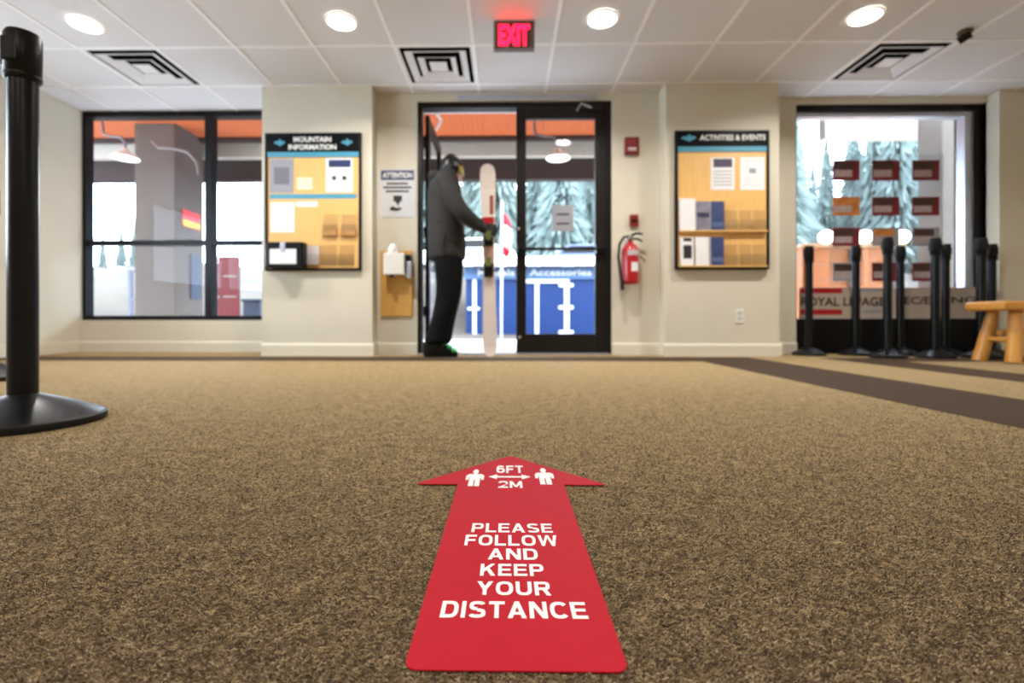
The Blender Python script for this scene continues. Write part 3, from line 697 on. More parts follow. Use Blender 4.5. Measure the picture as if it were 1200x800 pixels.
sb = rect(445.5, 293.5, 483, 370.5, YM, 0.0195).build('mounting_board', mat('oak_board', (214, 164, 84), .45, var=.08, scale=6, stretch=(6, 6, 1)), label='tall wooden mounting board below the attention sign', cat='board', bevel=0.003)
a, b = at(449, 322, YM - .1), at(474, 296, YM - .1)
o = empty('soap_dispenser', ((a.x + b.x) / 2, YM, a.z), 'white hand sanitizer dispenser on the wooden mounting board', 'dispenser')
MB().box(a.x, b.x, YM - 0.1, YM - 0.001, a.z, b.z).build('housing', M_white, o, bevel=0.012, seg=3)
cx_ = (a.x + b.x) / 2 - .02
MB().lathe([(0.05, b.z), (0.048, b.z + 0.03), (0.03, b.z + 0.07), (0.02, b.z + 0.085)], (cx_, YM - 0.05, 0), 20).build('refill_bottle', mat('clear_white_bottle', (236, 236, 232), .25, var=.01), o, smooth=True)
MB().box(b.x + .001, b.x + 0.05, YM - 0.075, YM - 0.001, a.z + 0.02, b.z - 0.01).build('side_lever', M_plastic, o, bevel=0.008)
MB().box(b.x + .02, b.x + 0.058, YM - 0.085, YM - 0.076, a.z - .03, a.z + 0.12).build('tag', M_alu, o, bevel=0.003)
MB().box(cx_ - .02, cx_ + .02, YM - .12, YM - .08, a.z - .02, a.z - .001).build('nozzle', M_plastic, o, bevel=0.004)

# ------------------------------------------------------------------ fire alarm devices, extinguisher, outlet
o = rect(732.5, 160, 749, 180, YD - 0.045, 0.044).build('alarm_strobe', mat('dark_red_plastic', (122, 18, 30), .35), label='dark red fire alarm strobe high beside the closed door', cat='alarm', bevel=0.006)
wall_text('lettering', 'FIRE', 736.5, 172.5, 746, 176.5, YD - 0.0455, M_white_print, o, 0.02)
rect(736, 163, 746, 169.5, YD - 0.049, 0.0035).build('strobe_lens', mat('strobe_lens', (150, 60, 66), .2), o, bevel=.001)
o = rect(738.5, 251, 748.5, 265, YD - 0.035, 0.034).build('pull_station', mat('dark_red_plastic2', (128, 30, 34), .4), label='small dark red manual alarm box above the extinguisher', cat='alarm', bevel=0.005)
rect(740.5, 257, 746.5, 260, YD - 0.042, 0.0065).build('pull_handle', M_plastic, o, bevel=.001)
Ye = YD - 0.085
pe = at(738.5, 333, Ye); et = at(738.5, 294, Ye).z; er = 0.075
o = empty('fire_extinguisher', (pe.x, Ye, pe.z), 'red fire extinguisher hung on the wall right of the doors', 'fire extinguisher')
z0 = pe.z
MB().lathe([(er * .8, z0), (er * .97, z0 + .012), (er, z0 + .03), (er, et - .02), (er * .93, et + .02), (er * .6, et + .055), (er * .32, et + .07), (er * .3, et + .09)], (pe.x, Ye, 0), 28).build('cylinder', M_red, o, smooth=True)
zt_ = et + .09
v_ = MB().lathe([(.026, zt_), (.026, zt_ + .03), (.018, zt_ + .05)], (pe.x, Ye, 0), 16).build('valve', M_chrome, o)
MB().tube([(pe.x, Ye, zt_ + .04), (pe.x + .05, Ye - .02, zt_ + .065), (pe.x + .105, Ye - .03, zt_ + .055)], [.012, .011, .009], 8).build('lever', M_plastic, v_)
MB().tube([(pe.x, Ye, zt_ + .02), (pe.x + .06, Ye - .02, zt_ + .015), (pe.x + .1, Ye - .03, zt_ - .01)], [.011, .01, .009], 8).build('carry_handle', M_plastic, v_)
MB().tube([(pe.x - .02, Ye - .01, zt_ + .035), (pe.x - .06, Ye - .02, zt_ + .03), (pe.x - .10, Ye - .03, zt_ - .03), (pe.x - .112, Ye - .03, zt_ - .15), (pe.x - .095, Ye - .04, zt_ - .30), (pe.x - .085, Ye - .05, zt_ - .36)], .0115, 10).build('hose', M_plastic, o, smooth=True)
MB().tube([(pe.x - .085, Ye - .05, zt_ - .35), (pe.x - .08, Ye - .05, zt_ - .44)], [.013, .019], 12).build('nozzle', M_plastic, o, smooth=True)
def curved(name, m, z_a, z_b, a0, a1, rr):
    n = 8; mb = MB()
    vs = []
    for i in range(n + 1):
        an = a0 + (a1 - a0) * i / n
        vs += [(pe.x + rr * math.sin(an), Ye - rr * math.cos(an), z_a), (pe.x + rr * math.sin(an), Ye - rr * math.cos(an), z_b)]
    mb.add(vs, [(2 * i, 2 * i + 2, 2 * i + 3, 2 * i + 1) for i in range(n)]).build(name, m, o, smooth=True)
curved('label_plate', M_paper, z0 + .11, z0 + .19, -.1, .9, er + .0008); curved('label_band', mat('grey_band', (196, 190, 196), .3), et - .045, et + .0, -.5, .9, er + .0008)
MB().box(pe.x - .03, pe.x + .03, YD - 0.012, YD - .001, et - .12, zt_ + .02).build('wall_bracket', M_alu, o)
o = rect(862, 362, 872, 378.5, YC - 0.006, 0.0055).build('outlet', M_white, label='white wall outlet low on the right pillar', cat='outlet', bevel=0.002)
for q in (366.5, 373): rect(864.5, q - 2, 869.5, q + 2, YC - 0.008, 0.0018).build('socket', mat('socket_grey', (200, 198, 192), .4), o, bevel=.0005)

# ------------------------------------------------------------------ exit sign
Yx = at(600, 57, 3.31).y
a, b = at(578.5, 57, Yx), at(626.5, 24.5, Yx)
o = empty('exit_sign', ((a.x + b.x) / 2, Yx, a.z), 'glowing red EXIT sign hanging from the ceiling', 'exit sign')
b.z = H - 0.004
MB().box(a.x, b.x, Yx, Yx + 0.05, a.z, b.z).build('housing', mat('taupe_metal', (112, 98, 92), .5), o, bevel=0.004)
rect(583, 26.5, 622, 54.5, Yx - 0.002, 0.0018).build('face', mat('exit_face', (92, 70, 70), .5), o)
M_exit = mat('exit_letter', (255, 60, 110), .4, emit=(255, 8, 40), estr=8)
wall_text('lettering', 'EXIT', 584.5, 28.5, 620.5, 53.5, Yx - 0.003, M_exit, o, 0.045, label='glowing red EXIT lettering')
MB().box(a.x + .08, b.x - .08, Yx + .012, Yx + .038, b.z - .001, H).build('ceiling_mount', M_alu, o)

# ------------------------------------------------------------------ downlights, vents, dark fixture
def downlight(loc, label, r=0.094):
    o = empty('downlight', loc, label, 'ceiling light', 'recessed round downlights')
    x, y, z = loc
    MB().lathe([(r + 0.012, z - 0.0005), (r + 0.012, z - 0.006), (r, z - 0.009), (r, z - 0.0005)], (x, y, 0), 32, cap=False).build('trim_ring', M_bar, o, smooth=True)
    MB().lathe([(r, z - 0.007), (r * .7, z - 0.0095), (0.001, z - 0.0105)], (x, y, 0), 32, cap=False).build('lens', M_lens, o, smooth=True)
    ld = bpy.data.lights.new('downlight_beam', 'AREA'); ld.shape = 'DISK'; ld.size = 2 * r * .9; ld.energy = DOWN_W; ld.color = (1.0, 0.965, 0.91); ld.spread = math.radians(150)
    l = bpy.data.objects.new('downlight_beam', ld); C.objects.link(l); l.parent = o; l.location = (0, 0, -0.014)
zc = H - 0.005
for px, py, nm in ((100, 28.5, 'far left, above the left air vent'), (400, 25, 'left of the middle air vent'), (706, 22, 'right of the exit sign'), (1014, 19, 'near the right air vent')):
    q = onz(px, py, zc); downlight((q.x, q.y, zc), 'round white downlight in the ceiling, %s' % nm)
for k, (x, y) in enumerate(((-2.95, -0.9), (-1.14, -0.9), (0.66, -0.9), (2.5, -0.9), (4.33, -0.9))):  # the rightmost one is added to lift the dim right side
    q = (x, y, zc); downlight(q, 'round downlight out of view above and behind the viewer')
downlight((4.6, 1.5, zc), 'added round downlight brightening the right side, beyond the right picture edge')  # unseen lamp added to brighten the dim right side of the room
for (i, j), nm in (((-5, 0), 'above the left window'), ((-1, 0), 'left of the exit sign'), ((5, 0), 'above the right window')):
    x, y = GX0 + i * G, GY0 + j * G; cx, cy = x + G / 2, y + G / 2
    o = empty('air_vent', (cx, cy, H), 'square white ceiling air diffuser with nested vanes %s' % nm, 'air vent', 'ceiling air vents')
    def sq(mb, h0, z0, h1, z1, t=0.006):
        for sx, sy, ex, ey in ((-1, -1, 1, -1), (1, -1, 1, 1), (1, 1, -1, 1), (-1, 1, -1, -1)):
            p = [(cx + sx * h0, cy + sy * h0, z0), (cx + ex * h0, cy + ey * h0, z0), (cx + ex * h1, cy + ey * h1, z1), (cx + sx * h1, cy + sy * h1, z1)]
            mb.add(p + [(q[0], q[1], q[2] + t) for q in p], [(0, 1, 2, 3), (7, 6, 5, 4), (0, 4, 5, 1), (1, 5, 6, 2), (2, 6, 7, 3), (3, 7, 4, 0)])
        return mb
    MB().box(cx - .285, cx + .285, cy - .285, cy + .285, H + .07, H + .08).build('backing', M_dark, o)
    sq(MB(), .296, H - .003, .272, H - .002).build('outer_flange', M_vent, o)
    for h0, h1 in ((.238, .185), (.15, .105)): sq(MB(), h0, H - .012, h1, H + .010, .003).build('vane', M_vent, o)
    MB().box(cx - .07, cx + .07, cy - .07, cy + .07, H - .006, H + .0).build('centre_plate', M_vent, o, bevel=.003)
    for sx in (-1, 1):
        MB().box(cx + sx * .284 - .004, cx + sx * .284 + .004, cy - .288, cy + .288, H + .004, H + .07).build('neck_wall', M_dark, o)
        MB().box(cx - .28, cx + .28, cy + sx * .284 - .004, cy + sx * .284 + .004, H + .004, H + .07).build('neck_wall', M_dark, o)
q = onz(1131, 36, H)
o = empty('ceiling_camera', (q.x, q.y, H), 'small dark ceiling fixture right of the right air vent', 'ceiling fixture')
MB().lathe([(.045, H - .0045), (.045, H - .02), (.03, H - .026)], (q.x, q.y, 0), 20).build('mount', mat('olive_metal', (96, 84, 58), .5), o, smooth=True)
MB().tube([(q.x + .02, q.y - .02, H - .03), (q.x - .02, q.y + .03, H - .06)], [.032, .026], 14).build('housing', M_plastic, o, smooth=True)

# ------------------------------------------------------------------ window cards and banner
YCd = YW2 + 0.055
M_carddark = mat('card_photo_dark', (66, 44, 40), .5, var=.4, scale=22)
M_cardpale = mat('card_photo_pale', (176, 158, 158), .5, var=.25, scale=26)
M_cardorange = mat('card_photo_orange', (196, 122, 60), .5, var=.4, scale=18)
M_cardred = mat('card_red', (120, 18, 38), .5, var=.06)
cols = ((976, 1007.5, 'left'), (1022, 1054, 'middle'), (1069, 1101, 'right'))
rows = ((187.5, 211.5, 'top'), (230.5, 252.5, 'second'), (266.5, 288.5, 'third'), (307.5, 329.5, 'bottom'))
for ri, (ra, rb2, rn) in enumerate(rows):
    for ci, (ca, cb, cn) in enumerate(cols):
        base = M_cardred
        if (ri, ci) == (1, 0): base = M_cardorange
        if (ri, ci) in ((2, 1), (2, 2), (3, 0)): base = M_grey_print
        extra = ' showing an orange sunset photo' if (ri, ci) == (1, 0) else ''
        o = rect(ca, ra, cb, rb2, YCd, 0.003).build('listing_card', base, label='small listing card%s in the right window, %s row, %s column' % (extra, rn, cn), cat='card', group='listing cards hanging in the right window')
        w_, h_ = cb - ca, rb2 - ra
        top = M_cardorange if (ri, ci) in ((1, 0), (2, 1)) else M_carddark
        rect(ca + w_ * .06, ra + h_ * .08, ca + w_ * .8, ra + h_ * .45, YCd - 0.001, 0.0008).build('photo', top, o)
        rect(ca + w_ * .06, ra + h_ * .48, ca + w_ * .72, ra + h_ * .82, YCd - 0.001, 0.0008).build('caption', M_cardpale, o)
M_clearw = glass_mat('clear_film', (0.9, 0.92, 0.94), 0.1, 0.15)
for ci, (ca, cb, cn) in enumerate(cols):
    rect(ca - 5, 180, cb + 5, 335, YCd + 0.005, 0.002).build('acrylic_panel', M_clearw, label='clear hanging panel behind the %s column of listing cards' % cn, cat='panel', group='clear card panels')
bn = rect(936.5, 336.5, 1146, 373, YW2 + 0.012, 0.003).build('window_banner', mat('banner_beige', (186, 172, 158), .6, var=.03), label='beige banner with red bars and dark lettering along the right window bottom', cat='banner')
YT = YW2 + 0.0112
for q in (337.5, 362.5): rect(938, q, 987, q + 6, YT, 0.0006).build('red_bar', mat('banner_red', (178, 18, 30), .5), bn)
wall_text('lettering', 'ROYAL LEPAGE', 938, 348, 1037, 358.5, YT, M_black_print, bn, 0.02)
wall_text('lettering', 'EC/EL', 1060, 347.5, 1098, 356.5, YT, M_black_print, bn, 0.02)
wall_text('lettering', 'ING', 1110, 347.5, 1143, 355, YT, M_black_print, bn, 0.02)
for x0, x1 in ((1006, 1034), ): rect(x0, 338.5, x1, 341.5, YT, .0006).build('print_line', M_grey_print, bn); rect(x0 + 4, 363.5, x1, 366.5, YT, .0006).build('print_line', M_grey_print, bn)
# ------------------------------------------------------------------ skis
Ysk = 4.13
sk = empty('pair_of_skis', at(573, 417, Ysk), 'pair of white skis standing upright in the doorway', 'skis')
M_ski = mat('ski_white', (226, 214, 206), .35, var=.04); M_skib = mat('ski_base', (40, 40, 44), .4)
def ski(y_f, bend, name):
    zs0, zs1 = 0.003, at(572, 195, Ysk).z
    hws = [(0, .02), (.02, .05), (.05, .063), (.12, .062), (.3, .055), (.5, .0515), (.7, .055), (.88, .066), (.955, .066), (.982, .056), (.995, .036), (1, .014)]
    mb = MB(); rs = []
    for u, hw_ in hws:
        zz = zs0 + (zs1 - zs0) * u; px_ = 574.5 + (571.5 - 574.5) * u
        X = at(px_, 300, Ysk).x
        yo = bend * ((max(0, u - .88) / .12) ** 2 * .05 + (max(0, .08 - u) / .08) ** 2 * .02)
        t = .009 if 0.2 < u < 0.8 else .005
        rs.append([(X - hw_, y_f + yo - t, zz), (X + hw_, y_f + yo - t, zz), (X + hw_, y_f + yo + t, zz), (X - hw_, y_f + yo + t, zz)])
    mb.rings(rs); return mb.build(name, M_ski, sk)
ski(Ysk - .012, -1, 'ski'); ski(Ysk + .012, 1, 'ski')
rect(567, 288, 579, 308, Ysk - .027, .004).build('top_print', mat('ski_tan_print', (196, 160, 140), .5), sk)
rect(574, 229, 578, 251, Ysk - .0215, .001).build('top_print', mat('ski_redbrown_print', (150, 74, 66), .5), sk)
rect(564.2, 254, 579, 262.5, Ysk - .028, .056).build('strap', M_red, sk, bevel=.004)
for (y_a, y_b) in ((279, 289), (309, 325)):
    a, b = at(567, y_b, Ysk), at(578.5, y_a, Ysk)
    for sgn in (-1, 1):
        yy = Ysk + sgn * .022
        bd = MB().box(a.x, b.x, min(yy, yy + sgn * .055), max(yy, yy + sgn * .055), a.z, b.z).build('binding', M_plastic, sk, bevel=.01)
        MB().box(a.x + .02, b.x - .02, min(yy + sgn * .056, yy + sgn * .066), max(yy + sgn * .056, yy + sgn * .066), b.z - .03, b.z + .05).build('binding_lever', mat('lime_plastic', (96, 108, 52), .4), bd, bevel=.003)
    if y_a > 300: MB().tube([at(562, 316, Ysk - .07), at(584, 317, Ysk - .07)], .006, 8).build('brake_arm', M_plastic, sk)

# ------------------------------------------------------------------ skier
YPn = 4.17
def pp(px, py, dy=0.0):
    q = at(px, py, YPn); return Vector((q.x, YPn + dy, q.z))
PXM = YPn / FPX
man = empty('person', (pp(517, 417).x, YPn, 0), 'person in grey ski jacket, black trousers and helmet holding skis in the doorway', 'person')
M_jacket = mat('grey_shell_fabric', (52, 51, 51), .8, spec=.2, var=.2, scale=26, bump=.35, bscale=38)
M_trouser = mat('black_ski_fabric', (15, 15, 17), .85, spec=.12, var=.2, scale=22, bump=.4, bscale=30)
M_skin = mat('skin', (206, 160, 136), .5, var=.04)
M_helmet = mat('helmet_black', (17, 18, 19), .35); M_glove = mat('black_leather', (18, 18, 20), .55)
def ring(c, hx, hy, n=20, tilt=0.0, wob=0.0, ph=0.0):
    out = []
    for j in range(n):
        a = 2 * PI * j / n
        k = 1 + wob * math.sin(3 * a + ph) + wob * .6 * math.sin(5 * a + ph * 1.7)
        x = hx * math.cos(a) * k; y = hy * math.sin(a) * k
        x, y = x * math.cos(.3) - y * math.sin(.3), x * math.sin(.3) + y * math.cos(.3)
        out.append((c[0] + x, c[1] + y, c[2] + x * tilt))
    return out
# body: one continuous skinned figure under the clothes
me = bpy.data.meshes.new('body')
J = [pp(523, 300, 0), pp(523, 270, 0), pp(523, 235, 0), pp(523, 214, 0), pp(526, 203, 0), pp(530, 196, 0.01), pp(529, 187, 0),
     pp(523, 216, -.17), pp(545, 257, -.24), pp(566, 268, -.12), pp(572, 271, -.09),
     pp(521, 216, .17), pp(521, 254, .235), pp(528, 281, .2), pp(530, 288, .19),
     pp(525, 305, -.09), pp(528, 352, -.09), pp(514, 404, -.07), pp(530, 413, -.08),
     pp(521, 305, .09), pp(522, 352, .1), pp(508, 404, .1), pp(523, 413, .1)]
E = [(0, 1), (1, 2), (2, 3), (3, 4), (4, 5), (5, 6), (3, 7), (7, 8), (8, 9), (9, 10), (3, 11), (11, 12), (12, 13), (13, 14), (0, 15), (15, 16), (16, 17), (17, 18), (0, 19), (19, 20), (20, 21), (21, 22)]
R = [.12, .115, .125, .09, .05, .078, .065, .05, .038, .028, .022, .05, .038, .028, .025, .08, .055, .042, .035, .08, .055, .042, .035]
ol = wloc(man)
me.from_pydata([tuple(v - ol) for v in J], E, []); me.materials.append(M_skin)
body = link_mesh('body', me, man); WL[body.name] = ol
sm = body.modifiers.new('skin', 'SKIN'); 
for i, sv in enumerate(me.skin_vertices[0].data): sv.radius = (R[i], R[i]); sv.use_root = (i == 0)
body.modifiers.new('subd', 'SUBSURF').levels = 1; body.modifiers['subd'].render_levels = 2
# trousers
def leg(pts, name):
    rs = []
    for k, (px_, py_, dy, r_) in enumerate(pts): rs.append(ring(pp(px_, py_, dy), r_, r_ * .95, 18, 0, .035, k * 1.3))
    MB().rings(rs).build(name, M_trouser, man, smooth=True, subd=1)
leg([(526, 292, -.06, .13), (527, 305, -.075, .125), (528, 320, -.085, .118), (529, 335, -.09, .108), (528.5, 350, -.09, .102), (525, 362, -.09, .1), (521, 375, -.085, .102), (517.5, 388, -.08, .108), (515, 399, -.075, .118), (514, 403, -.075, .116)], 'trouser_leg')
leg([(522, 292, .07, .13), (522, 305, .085, .122), (523, 320, .095, .112), (523, 335, .1, .104), (522, 350, .1, .1), (519, 362, .1, .098), (516, 375, .1, .1), (513, 388, .1, .105), (510, 399, .1, .115), (509.5, 403, .1, .113)], 'trouser_leg')
# jacket
rs = []
for k, (px_, py_, hx, hy) in enumerate(((523.5, 306, 21.5, .185), (523.5, 303, 22.5, .2), (523.5, 292, 22.8, .205), (523, 278, 22, .205), (522.5, 264, 21.3, .2), (522, 250, 21, .2), (521.5, 238, 20.8, .207), (521, 227, 20.3, .215), (520.5, 217, 18.5, .215), (521, 210, 15.5, .19), (522.5, 205, 12, .14), (525, 201, 9, .095), (527, 197, 8.6, .085), (527.5, 193.5, 8.2, .08))):
    rs.append(ring(pp(px_, py_), hx * PXM, hy, 24, 0, .018, k * .9))
jk = MB().rings(rs).build('jacket', M_jacket, man, smooth=True, subd=1)
def sleeve(pts, m, name):
    mb = MB(); mb.tube([pp(a, b, c) for a, b, c, r in pts], [r for a, b, c, r in pts], 16); mb.build(name, m, jk, smooth=True, subd=1)
sleeve([(521, 210, -.13, .075), (524, 218, -.185, .088), (529, 230, -.215, .083), (536, 244, -.235, .077), (543, 255, -.245, .074), (549, 261, -.235, .07), (556, 265, -.19, .063), (562, 267.5, -.145, .058), (566, 269, -.115, .054)], M_jacket, 'sleeve')
sleeve([(519, 210, .13, .075), (521, 220, .19, .085), (521, 236, .225, .078), (521, 252, .235, .07), (523, 266, .22, .064), (527, 278, .2, .056), (529, 284, .19, .05)], M_jacket, 'sleeve')
MB().ell(pp(512.5, 209, .01), (.088, .15, .062), 16, 8, Matrix.Rotation(.35, 3, 'Y')).build('hood', M_jacket, jk, smooth=True, subd=1)
MB().tube([pp(523, 303, -.19), pp(523, 290, -.208), pp(524, 280, -.207)], .006, 6).build('pocket_zip', M_black_print, jk)
# boots
for dy, px0, nm in ((-.075, 0, 'boot'), (.1, -5, 'boot')):
    mb = MB(); rs = []
    for px_, py0_, py1_, w_ in ((499, 402, 416.6, .042), (504, 398, 416.6, .052), (512, 396, 416.6, .056), (520, 398, 416.6, .056), (526, 403, 416.6, .055), (532, 408, 416.6, .052), (537.5, 411, 416.6, .04)):
        a, b = pp(px_ + px0, py1_, dy), pp(px_ + px0, py0_, dy); a.z = max(a.z, .002); zb_, zt_ = .003, b.z
        rs.append([(a.x, a.y - w_, zb_), (a.x, a.y + w_, zb_), (a.x, a.y + w_, zt_ - .015), (a.x, a.y + w_ * .6, zt_), (a.x, a.y - w_ * .6, zt_), (a.x, a.y - w_, zt_ - .015)])
    bt = mb.rings(rs).build(nm, M_plastic, man, bevel=.006)
    for q, zq in ((523, 401.5), (528.5, 405.5), (533.5, 409.5)):
        p = pp(q + px0, zq, dy); MB().box(p.x - .017, p.x + .017, p.y - .062, p.y + .05, p.z - .012, p.z + .012).build('buckle', mat('green_plastic', (40, 190, 90), .35), bt, bevel=.005)
    p = pp(524 + px0, 398, dy); MB().box(p.x - .03, p.x + .02, p.y - .05, p.y + .05, p.z - .025, p.z + .02).build('boot_tongue', mat('green_plastic', (40, 190, 90), .35), bt, bevel=.012)
# head gear and face
hc = pp(529, 197, .015); face = Vector((math.cos(.35), math.sin(.35), 0)); sd = Vector((-face.y, face.x, 0))
RZ = Matrix.Rotation(.35, 3, 'Z')
hm = MB().ell(hc + Vector((0, 0, .012)), (.103, .09, .105), 22, 12, RZ, zmin=-.62).build('helmet', M_helmet, man, smooth=True)
for s_ in (-1, 1): MB().ell(hc + sd * s_ * .078 + Vector((0, 0, -.055)) - face * .012, (.035, .016, .045), 12, 8, RZ).build('ear_pad', M_helmet, hm, smooth=True)
for s_ in (-.035, 0, .035): MB().ell(hc + sd * s_ + Vector((0, 0, .113)) - face * .01, (.04, .006, .006), 10, 6, RZ).build('vent', M_black_print, hm, smooth=True)
MB().ell(hc + face * .022 + Vector((0, 0, -.045)), (.072, .066, .085), 16, 10, RZ).build('head', M_skin, man, smooth=True)
MB().ell(hc + face * .098 + Vector((0, 0, -.045)), (.016, .011, .018), 10, 6, RZ).build('nose', M_skin, man, smooth=True)
MB().ell(hc + face * .086 + Vector((0, 0, -.084)), (.012, .024, .007), 10, 6, RZ).build('mouth', mat('lips', (170, 100, 92), .5), man, smooth=True)
for s_ in (-1, 1): MB().ell(hc + face * .082 + sd * s_ * .028 + Vector((0, 0, -.022)), (.009, .013, .008), 10, 6, RZ).build('eye', M_white, man, smooth=True)
gg = MB()
rs = []
for zz, k in ((-.052, .96), (-.045, 1.02), (.002, 1.03), (.012, .97)):
    r_ = []
    for i in range(15):
        a_ = -1.35 + 2.7 * i / 14
        r_.append(hc + Vector((0, 0, zz)) + face * (.02 + .088 * k * math.cos(a_)) + sd * (.088 * k * math.sin(a_)))
    rs.append(r_)
vs = [p for r_ in rs for p in r_]; fs = [(i * 15 + j, i * 15 + j + 1, (i + 1) * 15 + j + 1, (i + 1) * 15 + j) for i in range(3) for j in range(14)]
gg.add(vs, fs); go = gg.build('goggles', mat('goggle_lens', (150, 138, 40), .15, var=.1, coat=.5), man, smooth=True); go.modifiers.new('solid', 'SOLIDIFY').thickness = .008
MB().tube([hc + face * (.015 + .098 * math.cos(a_)) + sd * .094 * math.sin(a_) + Vector((0, 0, -.018)) for a_ in np.linspace(1.3, 2 * PI - 1.3, 16)], .012, 6).build('goggle_strap', M_plastic, go)
MB().ell(hc - Vector((.01, 0, .115)), (.075, .08, .05), 14, 8).build('neck_gaiter', M_jacket, man, smooth=True)
# gloved right hand closed round the skis
hp = pp(571, 271, -.105); hp.y = Ysk - .05
gl = MB().tube([pp(564, 268.5, -.12), hp + Vector((-.03, -.015, .0)), hp + Vector((.012, -.012, .0))], [.05, .043, .036], 12).build('glove', M_glove, man, smooth=True, subd=1)
for k, (dz, L_) in enumerate(((.035, .085), (.012, .095), (-.012, .09), (-.034, .075))):
    b0 = hp + Vector((.0, -.012, dz))
    MB().tube([b0, b0 + Vector((L_ * .45, -.004, -.003)), b0 + Vector((L_ * .85, .018, -.008)), b0 + Vector((L_ * .9, .06, -.012)), b0 + Vector((L_ * .6, .086, -.014))], [.0155, .0155, .0145, .0135, .011], 9).build('glove_finger', M_glove, gl, smooth=True)
b0 = hp + Vector((-.035, .0, .02))
MB().tube([b0, b0 + Vector((-.012, .04, .022)), b0 + Vector((-.002, .078, .03)), b0 + Vector((.03, .094, .03))], [.018, .017, .015, .012], 9).build('glove_thumb', M_glove, gl, smooth=True)
hp2 = pp(529.5, 289, .19)
gl = MB().ell(hp2, (.05, .03, .045), 12, 8).build('glove', M_glove, man, smooth=True)
for k in range(4):
    b0 = hp2 + Vector((.03, -.01, .03 - k * .02)); MB().tube([b0, b0 + Vector((.03, -.006, -.006)), b0 + Vector((.042, -.022, -.02)), b0 + Vector((.03, -.034, -.026))], [.014, .014, .013, .01], 8).build('glove_finger', M_glove, gl, smooth=True)
b0 = hp2 + Vector((0, -.02, .03)); MB().tube([b0, b0 + Vector((.02, -.02, .015)), b0 + Vector((.045, -.028, .01))], [.016, .014, .011], 8).build('glove_thumb', M_glove, gl, smooth=True)

# ================================================================== outside
M_snow = mat('snow', (232, 232, 236), .8, var=.06, scale=1.2, bump=.2, bscale=8)
def terrain_z(X, Y):
    ys = 9.5 + 4.5 * (1 / (1 + math.exp(-(X + 1.2) * 1.5)))
    d = max(0, Y - ys)
    z = 3.1 * (1 - math.exp(-d * .16)) + max(0, Y - 20) * .02
    return z + .18 * math.sin(X * .9 + Y * .35) * min(1, d * .2) + .1 * math.sin(X * 2.1 - Y * .8) * min(1, d * .2)
m = mat('snowy_ground', (58, 48, 38), .85, var=.45, scale=1.6, bump=.4, bscale=6)
vs, fs = [], []; xs_ = np.linspace(-30, 52, 90); ys_ = np.concatenate([np.linspace(5.2, 22, 44), np.linspace(23, 90, 26)])
for yv in ys_:
    for xv in xs_: vs.append((xv, yv, terrain_z(xv, yv) - .03))
nx = len(xs_)
for i in range(len(ys_) - 1):
    for j in range(nx - 1): fs.append((i * nx + j, i * nx + j + 1, (i + 1) * nx + j + 1, (i + 1) * nx + j))
MB().add(vs, fs).build('ground', m, smooth=True, kind='structure', label='gravelly slope with thin snow outside the lodge')
MB().box(-32, XL - .15, -9, 5.3, -.3, -.03).build('ground_side', M_snow, kind='structure', label='snow beside the lodge left wall')
MB().box(-8, 9, YO - .3, 7.9, -.2, -.012).build('porch_floor', mat('wet_concrete', (226, 226, 230), .7, var=.05, scale=3), kind='structure', label='pale concrete porch floor outside the doors')
# facade above the windows on the outside (closes the room)
# porch soffit planks
M_cedar = mat('orange_cedar', (196, 100, 54), .5, var=.12, scale=4, stretch=(6, 1, 6))
zs = 3.02; y_so = 7.0
so = MB().box(-9, 3.4, YO, y_so, zs + .03, zs + .06).build('porch_soffit', M_cedar, kind='structure', label='orange timber soffit of the porch')
pl = MB().box(0, .136, 0, y_so - YO, 0, .03).mesh('soffit_plank', M_cedar); off = -wloc(so)
x = -9.0
while x < 3.3:
    link_mesh('soffit_plank', pl, so, off + Vector((x, YO, zs))); x += .14
M_brown = mat('brown_fascia', (50, 34, 30), .7, var=.06)
def beam(name, x0, x1, Y, pa, pb_, d, m, label, pxm=580):
    MB().box(x0, x1, Y, Y + d, at(pxm, pb_, Y).z, at(pxm, pa, Y).z).build(name, m, kind='structure', label=label)
beam('porch_beam', -9, 3.4, 7.0, 154, 163, .1, M_brown, 'thin dark porch beam at the soffit edge')
beam('porch_lintel', -9, 4.2, 7.3, 150, 182.5, .12, mat('offwhite_beam', (188, 180, 168), .6), 'off white porch beam')
beam('porch_fascia', -9, 4.2, 7.6, 178, 210, .15, M_brown, 'dark brown porch fascia board')
MB().box(-9.2, 4.2, YO, 7.78, zs + .22, zs + .36).build('porch_roof', M_brown, kind='structure', label='porch roof slab')
MB().box(-9.2, 9, YO - .12, YO, H + .2, zs + .22).build('wall_outside', M_wall, kind='structure', label='outer wall above the windows')
beam('porch_beam_right', 4.2, 9.0, 6.35, 128, 161, .14, mat('offwhite_beam', (188, 180, 168), .6), 'off white porch beam outside the right window', 1010)
# concrete columns
def column(px0, px1, Y, depth, label):
    a, b = at(px0, 300, Y), at(px1, 300, Y)
    return MB().box(a.x, b.x, Y, Y + depth, 0, zs + .22).build('porch_column', M_concrete, label=label, cat='column', bevel=.01)
c1 = column(157.5, 205, 6.5, .62, 'concrete porch column outside the left window')
column(1104, 1141, 6.0, .35, 'concrete porch column outside the right window')
